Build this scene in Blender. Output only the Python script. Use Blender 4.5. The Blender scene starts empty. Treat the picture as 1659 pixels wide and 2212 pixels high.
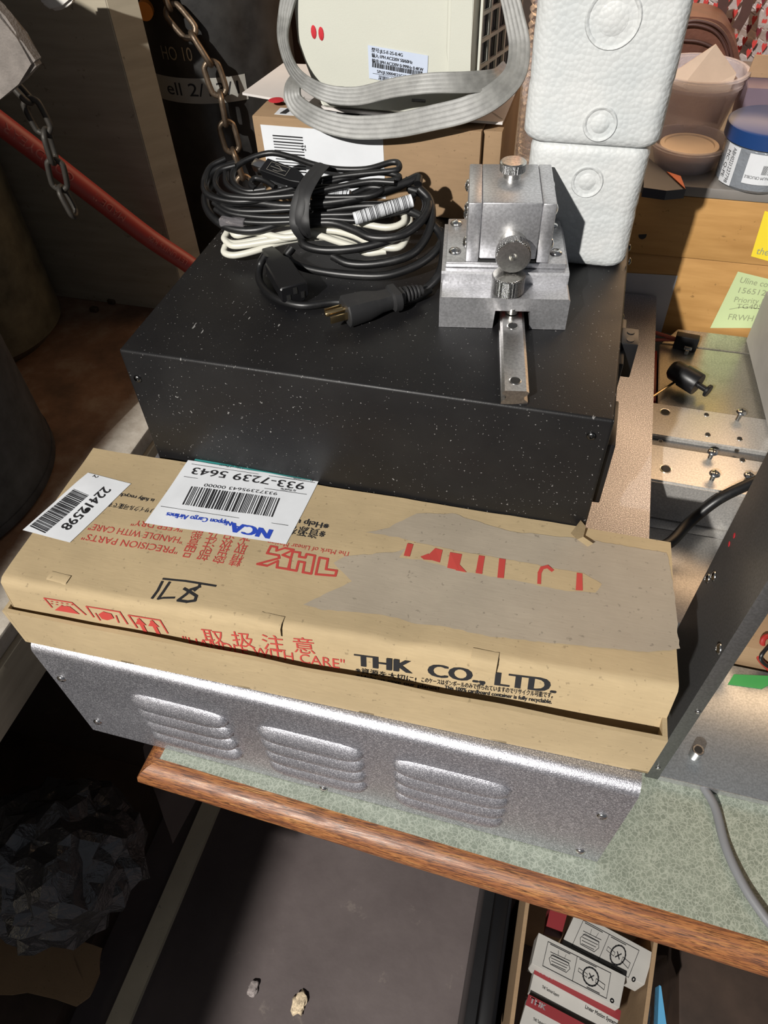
import bpy, bmesh, math, random
from math import sin, cos, pi, radians, sqrt, atan2
from mathutils import Vector as V, Matrix, noise
random.seed(7)
SC = bpy.context.scene
# ------------------------------------------------------------------ camera
A, B_, C_ = 0.84611, 0.29859, -0.04922
CAM = V((0.35104553, -0.41295408, 0.54578971)); FPX = 1540.457
CR = V((0.96543733, 0.25858623, -0.03261795)); CU = V((-0.17292983, 0.7291587, 0.66213508)); CF = V((-0.19500267, 0.63360931, -0.7486743))
cam = bpy.data.cameras.new('camera'); co = bpy.data.objects.new('camera', cam); SC.collection.objects.link(co)
cam.sensor_fit = 'VERTICAL'; cam.sensor_height = 36; cam.lens = 36 * FPX / 2212
cam.clip_start = .01; cam.clip_end = 50
m = Matrix((CR, CU, -CF)).transposed().to_4x4(); m.translation = CAM
co.matrix_world = m; SC.camera = co
# ------------------------------------------------------------------ light
SC.view_settings.view_transform = 'Standard'; SC.view_settings.look = 'None'
SC.view_settings.gamma = 1; SC.view_settings.use_curve_mapping = False
SC.view_settings.exposure = -0.45
w = bpy.data.worlds.new('room_air'); SC.world = w; w.use_nodes = True
w.node_tree.nodes['Background'].inputs[0].default_value = (.85, .9, 1, 1)
w.node_tree.nodes['Background'].inputs[1].default_value = .15
def area(name, loc, to, size, power, col, sy=None):
    l = bpy.data.lights.new(name, 'AREA'); l.energy = power; l.color = col
    l.size = size
    if sy: l.shape = 'RECTANGLE'; l.size_y = sy
    o = bpy.data.objects.new(name, l); SC.collection.objects.link(o)
    o.location = loc; o.rotation_euler = (V(to) - V(loc)).to_track_quat('-Z', 'Y').to_euler()
    return o
area('work_light', (-.62, -3.0, 2.3), (.25, 0, 0), .06, 330, (1, .965, .91))
area('warm_room_lamp', (.58, 1.0, .68), (.42, .25, .05), 1.1, 10, (1, .66, .38), .62)
# ------------------------------------------------------------------ helpers
def at(px, py, ax, val):                                  # photograph pixel -> point on an axis plane
    d = CR * ((px - 829.5) / FPX) - CU * ((py - 1106) / FPX) + CF
    i = 'xyz'.index(ax); return CAM + d * ((val - CAM[i]) / d[i])
def atp(px, py, p0, n):
    d = CR * ((px - 829.5) / FPX) - CU * ((py - 1106) / FPX) + CF
    return CAM + d * ((V(p0) - CAM).dot(V(n)) / d.dot(V(n)))
def finish(bm, name, mt, parent=None, smooth=30, kind=None):
    bmesh.ops.recalc_face_normals(bm, faces=bm.faces)
    me = bpy.data.meshes.new(name); bm.to_mesh(me); bm.free()
    if smooth is not None:
        for p in me.polygons: p.use_smooth = True
        me.set_sharp_from_angle(angle=radians(smooth))
    o = bpy.data.objects.new(name, me); SC.collection.objects.link(o)
    if mt: me.materials.append(mt)
    if parent: o.parent = parent
    if kind: o['kind'] = kind
    return o
def obj(name, bm, mt, parent=None, smooth=30): return finish(bm, name, mt, parent, smooth)
def thing(name, label, cat, group=None, loc=(0, 0, 0)):
    o = bpy.data.objects.new(name, None); SC.collection.objects.link(o); o.empty_display_size = .02
    o['label'] = label; o['category'] = cat
    if group: o['group'] = group
    return o
def tag(o, label, cat, group=None):
    o['label'] = label; o['category'] = cat
    if group: o['group'] = group
    return o
def struct(name, bm, mt, smooth=30):
    o = obj(name, bm, mt, None, smooth); o['kind'] = 'structure'; return o
def BM(): return bmesh.new()
def box(bm, a, b, bev=0, M=None, seg=2):
    a, b = V(a), V(b)
    t = bmesh.ops.create_cube(bm, size=1)
    vs = t['verts']
    for v in vs: v.co = V([(a[i] + b[i]) / 2 + v.co[i] * (b[i] - a[i]) for i in range(3)])
    if bev:
        es = list({e for v in vs for e in v.link_edges})
        r = bmesh.ops.bevel(bm, geom=es, offset=bev, segments=seg, affect='EDGES', profile=.5)
        vs = list({v for f in r['faces'] for v in f.verts} | {v for v in vs if v.is_valid})
    if M is not None:
        for v in vs: v.co = M @ v.co
    return vs
def hexa(bm, c, bev=0):                                    # 8 corners: bottom 4 (ccw), top 4
    vs = [bm.verts.new(p) for p in c]
    for f in ((3, 2, 1, 0), (4, 5, 6, 7), (0, 1, 5, 4), (1, 2, 6, 5), (2, 3, 7, 6), (3, 0, 4, 7)):
        bm.faces.new([vs[i] for i in f])
    if bev:
        bmesh.ops.bevel(bm, geom=list({e for v in vs for e in v.link_edges}), offset=bev, segments=2, affect='EDGES')
def frame(d):
    d = V(d).normalized(); a = V((0, 0, 1)) if abs(d.z) < .9 else V((1, 0, 0))
    x = a.cross(d).normalized(); return x, d.cross(x), d
def lathe(bm, prof, p, d, n=32, M=None):                   # prof: (r, h) list
    x, y, z = frame(d); p = V(p); rings = []
    for r, h in prof:
        if r < 1e-6: rings.append([bm.verts.new(p + z * h)])
        else: rings.append([bm.verts.new(p + z * h + (x * cos(2 * pi * i / n) + y * sin(2 * pi * i / n)) * r) for i in range(n)])
    for a, b in zip(rings, rings[1:]):
        for i in range(n):
            j = (i + 1) % n
            if len(a) == 1 and len(b) == 1: continue
            if len(a) == 1: bm.faces.new((a[0], b[i], b[j]))
            elif len(b) == 1: bm.faces.new((a[i], a[j], b[0]))
            else: bm.faces.new((a[i], a[j], b[j], b[i]))
    return rings
def cyl(bm, p, q, r, n=24, r2=None, bev=0):
    p, q = V(p), V(q); L = (q - p).length; r2 = r if r2 is None else r2
    pr = [(0, 0), (r - bev, 0), (r, bev), (r2, L - bev), (r2 - bev, L), (0, L)] if bev else [(0, 0), (r, 0), (r2, L), (0, L)]
    lathe(bm, pr, p, q - p, n)
def crom(P, k=6, closed=False):
    P = [V(p) for p in P]; n = len(P); out = []
    for i in range(n if closed else n - 1):
        a = P[(i - 1) % n] if closed or i else P[0] * 2 - P[1]; b = P[i]; c = P[(i + 1) % n]
        d = P[(i + 2) % n] if closed or i + 2 < n else P[-1] * 2 - P[-2]
        for s in range(k):
            t = s / k
            out.append(.5 * ((2 * b) + (c - a) * t + (2 * a - 5 * b + 4 * c - d) * t * t + (3 * b - a - 3 * c + d) * t ** 3))
    if not closed: out.append(P[-1])
    return out
def sweep(bm, path, sec, closed=False, up=None):           # sec: function(i, n) -> list of (x, y) or a list
    n = len(path); prev = None; rings = []
    for i in range(n):
        a = path[(i - 1) % n] if closed or i else path[0]; b = path[(i + 1) % n] if closed or i < n - 1 else path[-1]
        t = (b - a).normalized()
        if up is not None: x = V(up).cross(t).normalized()
        elif prev is None: x = frame(t)[0]
        else: x = (prev - t * prev.dot(t)).normalized()
        prev = x; y = t.cross(x)
        s = sec(i / max(1, n - 1)) if callable(sec) else sec
        rings.append([bm.verts.new(path[i] + x * u + y * v) for u, v in s])
    m = len(rings[0])
    for i in range(n if closed else n - 1):
        a, b = rings[i], rings[(i + 1) % n]
        for j in range(m): bm.faces.new((a[j], a[(j + 1) % m], b[(j + 1) % m], b[j]))
    if not closed:
        bm.faces.new(rings[0][::-1]); bm.faces.new(rings[-1])
def circ(r, n=10): return [(r * cos(2 * pi * i / n), r * sin(2 * pi * i / n)) for i in range(n)]
def tube(bm, P, r, closed=False, k=6, n=10, smooth=True):
    sweep(bm, crom(P, k, closed) if smooth else [V(p) for p in P], circ(r, n), closed)
def prism(bm, pts, vec):                                   # planar 3D polygon extruded along vec
    a = [bm.verts.new(V(p)) for p in pts]; b = [bm.verts.new(V(p) + V(vec)) for p in pts]
    bm.faces.new(a[::-1]); bm.faces.new(b); n = len(a)
    for i in range(n): bm.faces.new((a[i], a[(i + 1) % n], b[(i + 1) % n], b[i]))
def tri_prism(bm, pts, vec):
    f0 = len(bm.faces); prism(bm, pts, vec); bm.faces.ensure_lookup_table()
def quad_plate(bm, c, t=.0003):
    n = (V(c[1]) - V(c[0])).cross(V(c[3]) - V(c[0])).normalized()
    prism(bm, c, n * t)
_tc = {}
def text_mesh(s):
    if s in _tc: return _tc[s]
    cu = bpy.data.curves.new('t', 'FONT'); cu.body = s; cu.resolution_u = 3
    o = bpy.data.objects.new('t', cu); SC.collection.objects.link(o)
    bpy.context.view_layer.update()
    me = bpy.data.meshes.new_from_object(o.evaluated_get(bpy.context.evaluated_depsgraph_get()))
    bpy.data.objects.remove(o); bpy.data.curves.remove(cu)
    vs = [v.co.copy() for v in me.vertices]; fs = [tuple(p.vertices) for p in me.polygons]
    bpy.data.meshes.remove(me)
    _tc[s] = (vs, fs); return _tc[s]
def text(bm, s, O, R, U, h, w=None, bold=0, off=.00045, shear=0):
    """one line of print: O baseline start, R reading direction, U letter-up, h cap height, w total width"""
    vs, fs = text_mesh(s)
    if not vs: return
    R, U = V(R).normalized(), V(U).normalized(); n = R.cross(U); O = V(O)
    x0 = min(v.x for v in vs); x1 = max(v.x for v in vs); ky = h / .70
    kx = (w / (x1 - x0)) if w else ky
    for dx in ((0,) if not bold else (-bold, 0, bold)):
        nv = [bm.verts.new(O + R * ((v.x - x0) * kx + dx + shear * v.y * ky) + U * (v.y * ky) + n * (off + abs(dx) * .02)) for v in vs]
        for f in fs:
            try: bm.faces.new([nv[i] for i in f])
            except ValueError: pass
def bars(bm, O, R, U, w, h, n=40, off=.00045, seed=1):
    rn = random.Random(seed); R, U = V(R).normalized(), V(U).normalized(); nn = R.cross(U) * off
    u = w / (n * 2.2); x = 0
    while x < w:
        k = rn.choice((1, 1, 2, 3)) * u * .8
        q = [V(O) + R * x + nn, V(O) + R * (x + k) + nn, V(O) + R * (x + k) + U * h + nn, V(O) + R * x + U * h + nn]
        bm.faces.new([bm.verts.new(p) for p in q]); x += k + rn.choice((1, 1, 2, 2)) * u * .8
def line(bm, P, wd, n, off=.00045, closed=False):          # flat printed stroke along P on a plane with normal n
    n = V(n).normalized(); P = [V(p) for p in P]
    if closed: P = P + [P[0]]
    for a, b in zip(P, P[1:]):
        d = (b - a).normalized(); s = n.cross(d) * wd / 2; e = d * wd * .3
        bm.faces.new([bm.verts.new(q + n * off) for q in (a - e - s, b + e - s, b + e + s, a - e + s)])
# ------------------------------------------------------------------ materials
def mat(name, col, rough=.6, metal=0, spec=.5):
    m = bpy.data.materials.new(name); m.use_nodes = True
    b = m.node_tree.nodes['Principled BSDF']
    b.inputs['Base Color'].default_value = (*col, 1); b.inputs['Roughness'].default_value = rough
    b.inputs['Metallic'].default_value = metal; b.inputs['Specular IOR Level'].default_value = spec
    return m
class N:
    def __init__(s, m): s.t = m.node_tree; s.b = s.t.nodes['Principled BSDF']; s.c = s.t.nodes.new('ShaderNodeTexCoord').outputs['Object']
    def mapping(s, scale=(1, 1, 1), rot=(0, 0, 0), src=None):
        n = s.t.nodes.new('ShaderNodeMapping'); n.inputs['Scale'].default_value = scale; n.inputs['Rotation'].default_value = rot
        s.t.links.new(src or s.c, n.inputs[0]); return n.outputs[0]
    def noise(s, scale, detail=4, rough=.5, src=None, dist=0):
        n = s.t.nodes.new('ShaderNodeTexNoise'); n.inputs['Scale'].default_value = scale; n.inputs['Detail'].default_value = detail
        n.inputs['Roughness'].default_value = rough; n.inputs['Distortion'].default_value = dist
        s.t.links.new(src or s.c, n.inputs['Vector']); return n.outputs['Fac']
    def vor(s, scale, feat='F1', src=None, out='Distance', rnd=1):
        n = s.t.nodes.new('ShaderNodeTexVoronoi'); n.feature = feat; n.inputs['Scale'].default_value = scale; n.inputs['Randomness'].default_value = rnd
        s.t.links.new(src or s.c, n.inputs['Vector']); return n.outputs[out]
    def wave(s, scale, dist=2, src=None, bands='X', det=3, dsc=1):
        n = s.t.nodes.new('ShaderNodeTexWave'); n.bands_direction = bands; n.inputs['Scale'].default_value = scale
        n.inputs['Distortion'].default_value = dist; n.inputs['Detail'].default_value = det; n.inputs['Detail Scale'].default_value = dsc
        s.t.links.new(src or s.c, n.inputs['Vector']); return n.outputs['Fac']
    def ramp(s, fac, stops):
        n = s.t.nodes.new('ShaderNodeValToRGB'); e = n.color_ramp.elements
        while len(e) < len(stops): e.new(.5)
        for k, (p, c) in zip(e, stops): k.position = p; k.color = (*c, 1) if len(c) == 3 else c
        s.t.links.new(fac, n.inputs[0]); return n.outputs[0]
    def mix(s, f, a, b, mode='MIX'):
        n = s.t.nodes.new('ShaderNodeMixRGB'); n.blend_type = mode
        for i, v in zip((0, 1, 2), (f, a, b)):
            if isinstance(v, (int, float)): n.inputs[i].default_value = v
            elif isinstance(v, tuple): n.inputs[i].default_value = (*v, 1)
            else: s.t.links.new(v, n.inputs[i])
        return n.outputs[0]
    def math(s, op, a, b=0, c=0):
        n = s.t.nodes.new('ShaderNodeMath'); n.operation = op
        for i, v in enumerate((a, b, c)):
            if isinstance(v, (int, float)): n.inputs[i].default_value = v
            else: s.t.links.new(v, n.inputs[i])
        return n.outputs[0]
    def base(s, v): s.t.links.new(v, s.b.inputs['Base Color'])
    def rough(s, v): s.t.links.new(v, s.b.inputs['Roughness'])
    def bump(s, h, strength=.3, dist=.001):
        n = s.t.nodes.new('ShaderNodeBump'); n.inputs['Strength'].default_value = strength; n.inputs['Distance'].default_value = dist
        s.t.links.new(h, n.inputs['Height'])
        if s.b.inputs['Normal'].links: s.t.links.new(s.b.inputs['Normal'].links[0].from_socket, n.inputs['Normal'])
        s.t.links.new(n.outputs[0], s.b.inputs['Normal'])
def scol(c, k): return tuple(min(1, x * k) for x in c)
def mottled(name, col, rough=.6, metal=0, scale=20, amt=.25, bump=.0, bscale=200, spec=.5):
    m = mat(name, col, rough, metal, spec); n = N(m)
    n.base(n.ramp(n.noise(scale, 6, .6), [(.3, scol(col, 1 - amt)), (.7, scol(col, 1 + amt))]))
    if bump: n.bump(n.noise(bscale, 3), bump, .0006)
    return m
def m_card(name, col, spots=True):
    m = mat(name, col, .82, 0, .25); n = N(m)
    c = n.ramp(n.noise(9, 6, .6), [(.3, scol(col, .86)), (.7, scol(col, 1.1))])
    f = n.noise(60, 3, .6, src=n.mapping((1, 14, 6)))
    c = n.mix(n.ramp(f, [(.35, (.0, .0, .0)), (.7, (.35, .35, .35))]), c, scol(col, .8))
    s = n.ramp(n.noise(260, 2, .5), [(.27, (1, 1, 1)), (.33, (0, 0, 0))])
    if spots: c = n.mix(n.math('MULTIPLY', s, .45), c, scol(col, .35))
    n.base(c); n.bump(n.noise(25, 4), .35, .002); n.bump(f, .15, .0005)
    return m
CARD = (.41, .315, .185)
M_card = m_card('kraft_cardboard', CARD)
M_card2 = m_card('brown_cardboard', (.30, .20, .115))
M_torn = m_card('torn_greyish_paper', (.335, .285, .22))
M_tape = m_card('paper_tape', (.50, .34, .15))
M_red = mat('red_ink', (.42, .055, .045), .8, 0, .2)
M_red2 = mat('bright_red_ink', (.48, .03, .04), .8, 0, .2)
M_ink = mat('black_ink', (.02, .02, .022), .7, 0, .2)
M_grey_ink = mat('grey_ink', (.16, .15, .13), .7)
M_pencil = mat('pencil', (.27, .30, .18), .8)
M_blue_ink = mat('blue_ink', (.02, .06, .42), .6)
M_white_ink = mat('pale_print', (.55, .55, .56), .6)
M_label = mottled('white_label', (.66, .68, .71), .45, 0, 30, .05)
M_label_b = mottled('bluish_label', (.50, .56, .68), .35, 0, 30, .03)
def m_blackbox():
    m = mat('black_powder_coat', (.008, .008, .009), .45, 0, .38); n = N(m)
    big = n.noise(4, 3); v = n.vor(700, src=n.mapping((1, 1, 1)))
    th = n.math('GREATER_THAN', n.noise(520, 1, .5), .74)
    sc = n.math('GREATER_THAN', n.noise(240, 2, .6, src=n.mapping((1, .25, 1), (.3, .2, .8))), .715)
    sp = n.math('MAXIMUM', th, n.math('MULTIPLY', sc, n.math('GREATER_THAN', big, .5)))
    c = n.ramp(n.noise(12, 5, .6), [(.3, (.005, .005, .006)), (.75, (.012, .0115, .0115))])
    n.base(n.mix(n.math('MULTIPLY', sp, .55), c, (.35, .34, .33)))
    n.rough(n.ramp(n.noise(14, 4), [(.3, (.36, .36, .36)), (.7, (.52, .52, .52))]))
    n.bump(n.noise(900, 2), .22, .0004); return m
M_bb = m_blackbox()
def m_hammer():
    m = mat('silver_hammered_paint', (.46, .46, .49), .36, .86); n = N(m)
    n.base(n.ramp(n.noise(900, 3, .7), [(.36, (.27, .27, .30)), (.52, (.44, .44, .48)), (.66, (.95, .95, 1.0))]))
    n.rough(n.ramp(n.noise(10, 3), [(.3, (.37, .37, .37)), (.7, (.46, .46, .46))]))
    n.bump(n.noise(950, 3, .6), .55, .0005); return m
M_silver = m_hammer()
def m_oak():
    m = mat('varnished_oak', (.30, .12, .04), .40, 0, .5); n = N(m)
    wv = n.noise(34, 5, .65, src=n.mapping((.55, 9, 6), (0, 0, .0)), dist=.6)
    w2 = n.noise(150, 4, .6, src=n.mapping((.45, 9, 7)), dist=.4)
    c = n.ramp(wv, [(.32, (.08, .026, .010)), (.44, (.22, .078, .028)), (.56, (.31, .125, .042)), (.72, (.42, .22, .085))])
    k = n.ramp(w2, [(.41, (1, 1, 1)), (.50, (0, 0, 0))])
    n.base(n.mix(n.math('MULTIPLY', k, .85), c, (.045, .016, .008))); n.bump(w2, .25, .0006)
    n.rough(n.ramp(wv, [(.35, (.58, .58, .58)), (.65, (.28, .28, .28))])); return m
M_oak = m_oak()
def m_lam():
    m = mat('pale_green_laminate', (.30, .36, .29), .42, 0, .45); n = N(m)
    d = n.t.nodes.new('ShaderNodeTexNoise'); d.inputs['Scale'].default_value = 120; n.t.links.new(n.c, d.inputs['Vector'])
    src = n.mix(.006, n.c, d.outputs['Color'], 'ADD')
    e = n.vor(170, 'DISTANCE_TO_EDGE', src=src)
    e2 = n.vor(240, 'DISTANCE_TO_EDGE', src=n.mapping((1, 1, 1), (0, 0, .7), src))
    a = n.ramp(e, [(.01, (1, 1, 1)), (.075, (0, 0, 0))]); b = n.ramp(e2, [(.01, (1, 1, 1)), (.07, (0, 0, 0))])
    c = n.ramp(n.noise(90, 4), [(.35, (.17, .195, .155)), (.65, (.225, .255, .205))])
    n.base(n.mix(n.math('MULTIPLY', n.math('MAXIMUM', a, b), .75), c, (.38, .41, .345))); return m
M_lam = m_lam()
def m_alu(name, col=(.55, .55, .56), rough=.42, dirt=.35, metal=.85):
    m = mat(name, col, rough, metal); n = N(m)
    c = n.ramp(n.noise(500, 2, .6), [(.35, scol(col, .82)), (.65, scol(col, 1.1))])
    dd = n.ramp(n.noise(28, 6, .7), [(.52, (0, 0, 0)), (.75, (1, 1, 1))])
    c = n.mix(n.math('MULTIPLY', dd, dirt), c, scol(col, .35)); n.base(c)
    n.bump(n.noise(700, 2), .15, .0003); return m
M_alu = m_alu('bead_blasted_aluminium', (.60, .60, .62), .40, .5)
M_alu2 = m_alu('milled_aluminium_plate', (.60, .58, .55), .33, .2, .6)
M_alud = m_alu('dark_aluminium', (.20, .20, .20), .45, .2)
M_alup = m_alu('brushed_aluminium_plate', (.50, .53, .55), .33, .15)
M_sheet = m_alu('zinc_plated_sheet', (.55, .52, .46), .30, .45)
M_steel = m_alu('ground_steel', (.62, .61, .58), .25, .15, 1)
M_rail = m_alu('rail_steel', (.42, .41, .40), .28, .2, 1)
M_screw = mat('polished_screw_steel', (.75, .75, .74), .17, 1)
M_hole = mat('dark_hole', (.012, .012, .012), .6)
M_steeld = mat('dark_screw_steel', (.10, .10, .10), .25, 1)
def m_knurl():
    m = mat('knurled_steel', (.5, .5, .49), .28, 1); n = N(m)
    v = n.vor(900, 'F1', rnd=.15); n.bump(v, 1, .0008)
    n.base(n.ramp(v, [(.25, (.65, .64, .62)), (.6, (.16, .16, .16))])); return m
M_knurl = m_knurl()
M_plastic = mat('black_plastic', (.007, .007, .008), .38, 0, .4)
def m_rub(name, col, rough):
    m = mat(name, col, rough, 0, .5); n = N(m)
    dd = n.ramp(n.noise(60, 6, .7), [(.55, (0, 0, 0)), (.8, (1, 1, 1))])
    n.base(n.mix(n.math('MULTIPLY', dd, .25), col, (.07, .068, .065))); n.bump(n.noise(400, 2), .1, .0003); return m
M_cord = m_rub('black_cord_jacket', (.006, .006, .0065), .40)
M_cord_w = m_rub('white_cord_jacket', (.56, .55, .48), .38)
M_band = m_rub('dusty_black_rubber', (.016, .016, .017), .6)
M_brass = mat('brass_blade', (.62, .46, .24), .25, 1)
M_foil = mat('usb_shell', (.75, .73, .70), .22, 1)
def m_foam():
    m = mat('expanded_polystyrene', (.74, .76, .76), .55, 0, .4); n = N(m)
    v = n.vor(260, 'F1', rnd=.9); e = n.vor(260, 'DISTANCE_TO_EDGE', rnd=.9)
    n.base(n.mix(n.ramp(e, [(.0, (.45, .45, .45)), (.09, (0, 0, 0))]), n.ramp(n.noise(30, 4), [(.3, (.49, .515, .52)), (.7, (.56, .57, .565))]), (.48, .50, .50)))
    n.bump(n.math('MULTIPLY', v, -1), .35, .0015); n.bump(n.noise(40, 3), .25, .002)
    n.b.inputs['Subsurface Weight'].default_value = .0; return m
M_foam = m_foam()
M_vfd = mottled('ivory_plastic', (.52, .525, .46), .45, 0, 8, .03, .15, 900)
M_vfdd = mat('dark_grille_inside', (.03, .035, .045), .5)
M_paper = mottled('glossy_paper', (.62, .585, .56), .5, 0, 12, .07)
M_ribbon = mottled('grey_ribbon_pvc', (.17, .17, .16), .45, 0, 90, .3, .1, 300)
def m_wood(name, c0, c1, rough=.55, s=(1, 1, 8), spots=.5):
    m = mat(name, c0, rough, 0, .35); n = N(m)
    c = n.ramp(n.noise(10, 5, .6, src=n.mapping(s)), [(.3, c0), (.7, c1)])
    k = n.ramp(n.noise(75, 3, .7), [(.29, (1, 1, 1)), (.34, (0, 0, 0))])
    n.base(n.mix(n.math('MULTIPLY', k, spots), c, scol(c0, .3))); n.bump(n.noise(60, 3), .15, .001); return m
M_honey = m_wood('honey_fibreboard', (.40, .21, .065), (.52, .29, .10))
M_beige = m_wood('beige_painted_board', (.30, .265, .20), (.38, .335, .255), .6)
M_slab = m_wood('stained_slab', (.13, .085, .055), (.21, .165, .12), .7, (1, 1, 1))
def m_slab():
    m = mat('rust_stained_slab', (.2, .16, .13), .75, 0, .3); n = N(m)
    sx = n.t.nodes.new('ShaderNodeSeparateXYZ'); n.t.links.new(n.c, sx.inputs[0])
    # pale concrete edge with the lit strip along it painted in, rust-brown stain elsewhere
    e = n.math('ADD', sx.outputs[0], n.math('MULTIPLY', n.noise(30, 5, .7), .03))
    f = n.ramp(e, [(0, (0, 0, 0)), (1, (1, 1, 1))])
    mr = n.t.nodes.new('ShaderNodeMapRange'); mr.inputs[1].default_value = -.175; mr.inputs[2].default_value = -.150
    n.t.links.new(e, mr.inputs[0])
    dark = n.ramp(n.noise(14, 6, .65), [(.3, (.10, .060, .038)), (.5, (.18, .10, .06)), (.72, (.26, .19, .13))])
    pale = n.ramp(n.noise(50, 5, .7), [(.3, (.34, .30, .25)), (.7, (.52, .48, .42))])
    n.base(n.mix(mr.outputs[0], dark, pale)); n.bump(n.noise(90, 4), .4, .0015); return m
M_slab = m_slab()
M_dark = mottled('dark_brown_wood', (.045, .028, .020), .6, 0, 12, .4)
def m_floor():
    m = mat('brown_painted_floor', (.12, .095, .092), .55, 0, .4); n = N(m)
    c = n.ramp(n.noise(5, 7, .65), [(.3, (.085, .067, .066)), (.7, (.13, .106, .103))])
    k = n.ramp(n.noise(14, 6, .75), [(.62, (0, 0, 0)), (.74, (1, 1, 1))])
    n.base(n.mix(n.math('MULTIPLY', k, .35), c, (.34, .29, .24))); n.bump(n.noise(40, 4), .3, .002); return m
M_floor = m_floor()
M_hose = m_rub('red_rubber_hose', (.36, .045, .038), .45)
M_hose_d = m_rub('maroon_hose', (.14, .02, .03), .4)
M_hose_g = m_rub('dark_green_hose', (.01, .035, .018), .45)
M_tank = mottled('black_cylinder_paint', (.022, .021, .020), .35, 0, 30, .5, .3, 120)
M_olive = mottled('weathered_olive_paint', (.10, .088, .055), .6, 0, 25, .5, .3, 80)
M_rubber = mottled('rough_black_rubber', (.035, .035, .038), .65, 0, 40, .5, .9, 120)
M_chain = mottled('rusty_chain_steel', (.16, .12, .085), .45, .8, 60, .4, .3, 300)
M_mask = mottled('masking_tape', (.30, .29, .26), .6, 0, 30, .1)
M_felt = mottled('grey_felt', (.17, .15, .135), .95, 0, 60, .25, .8, 500)
M_cloth = mottled('white_cloth', (.62, .60, .56), .9, 0, 60, .1)
M_leather = mottled('brown_leather', (.10, .038, .024), .45, 0, 30, .4, .4, 250)
M_leather_d = mottled('dark_leather_strap', (.06, .025, .02), .5, 0, 30, .3)
M_fleece = mottled('white_fleece', (.58, .50, .48), .95, 0, 60, .12, .8, 500)
M_h1 = mat('red_heart_print', (.45, .04, .035), .9); M_h2 = mat('dark_heart_print', (.13, .012, .02), .9)
M_purple = mottled('mauve_carton', (.17, .125, .16), .6, 0, 12, .1)
M_kraft3 = m_card('raw_carton_inside', (.34, .22, .13))
M_post = mat('green_sticky_paper', (.50, .60, .32), .7); M_posty = mat('yellow_sticky_paper', (.80, .62, .03), .7)
M_bluelid = mat('blue_plastic_lid', (.012, .045, .16), .35)
M_navy = mat('navy_pouch', (.02, .022, .035), .5); M_orange = mat('orange_lining', (.62, .13, .03), .6)
M_cream = mottled('cream_plastic', (.80, .64, .47), .4, 0, 10, .08)
M_greentape = mat('green_masking_tape', (.06, .33, .08), .6)
M_box_w = mottled('white_carton', (.40, .385, .36), .6, 0, 20, .08)
M_box_r = mat('crimson_carton_band', (.20, .018, .022), .55)
M_grey_cable = m_rub('grey_cable_jacket', (.17, .175, .185), .45)
M_redpl = mat('red_plastic', (.30, .02, .015), .4)
M_bluepl = mat('blue_film', (.10, .33, .55), .4)
def m_clear(name, col=(.9, .9, .95), rough=.08, alpha=.25, trans=1):
    m = mat(name, col, rough, 0, .5); b = m.node_tree.nodes['Principled BSDF']
    b.inputs['Transmission Weight'].default_value = trans; b.inputs['IOR'].default_value = 1.3
    b.inputs['Alpha'].default_value = alpha; n = N(m); n.bump(n.noise(45, 4, .6), .7, .006); return m
M_film = m_clear('clear_plastic_film')
M_cup = m_clear('frosted_plastic', (.72, .66, .69), .35, .5, .35)
M_jar = m_clear('clear_jar_plastic', (.35, .38, .42), .12, .75, .3)
M_pet = m_clear('clear_bottle_plastic', (.9, .85, .9), .05, .55, .8)
def m_sack():
    m = mat('crumpled_dark_film', (.060, .060, .063), .25, 0, 1); n = N(m)
    n.bump(n.noise(45, 3, .6, dist=2), .5, .006); return m
M_bag = m_sack()
# ================================================================== SETTING
X, Y, Z = V((1, 0, 0)), V((0, 1, 0)), V((0, 0, 1))
FZ = -.92
b = BM(); box(b, (-1.6, -3.6, FZ - .03), (2.2, 2.0, FZ)); struct('floor', b, M_floor)
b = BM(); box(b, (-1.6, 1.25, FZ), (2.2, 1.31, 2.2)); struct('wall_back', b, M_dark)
b = BM(); box(b, (-1.66, -3.6, FZ), (-1.6, 2.0, 2.2)); struct('wall_left', b, M_beige)
b = BM()
prism(b, [(-.176, .6, FZ), (-.141, .6, FZ), (-.152, -.9, FZ), (-.192, -.9, FZ)], Z * .012); struct('trim_1', b, m_wood('pale_raw_wood', (.56, .50, .37), (.68, .61, .46), .7))
b = BM(); box(b, (-1.5, -2.3, .895), (-.350, -.25, .915), .002)  # unseen board, added only to cast the straight shadow edge at left
tag(obj('shade_board', b, M_dark), 'added unseen board overhead that shades the left side of the bench', 'light blocker')

# left platform
b = BM(); box(b, (-1.3, -.75, -.072), (-.131, .95, -.05), .003)
t = thing('platform', 'rust stained platform slab with pale edge and painted lit strip beside the silver box', 'platform')
obj('slab', b, M_slab, t)
b = BM(); box(b, (-1.25, -.75, -.142), (-.127, .95, -.0722), .003); obj('beam', b, M_beige, t)
b = BM(); box(b, (-1.25, -.7, FZ), (-.80, .9, -.1422)); obj('plinth', b, M_dark, t)

# vertical beige board behind the red hose
b = BM(); hexa(b, [(-.47, .409, -.05), (-.194, .409, -.05), (-.168, .44, -.05), (-.47, .44, -.05), (-.47, .409, .62), (-.188, .409, .62), (-.170, .44, .62), (-.47, .44, .62)], .001)
tag(obj('partition_board', b, M_beige), 'upright beige board standing on the platform behind the red hose', 'board')
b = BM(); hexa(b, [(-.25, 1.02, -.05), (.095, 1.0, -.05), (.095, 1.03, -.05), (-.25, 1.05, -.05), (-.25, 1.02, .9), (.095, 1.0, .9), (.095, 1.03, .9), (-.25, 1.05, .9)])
tag(obj('dark_panel', b, mottled('dark_walnut_panel', (.07, .035, .022), .55, 0, 9, .4)), 'dark brown wooden panel in the shade behind the white inverter', 'panel')

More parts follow.
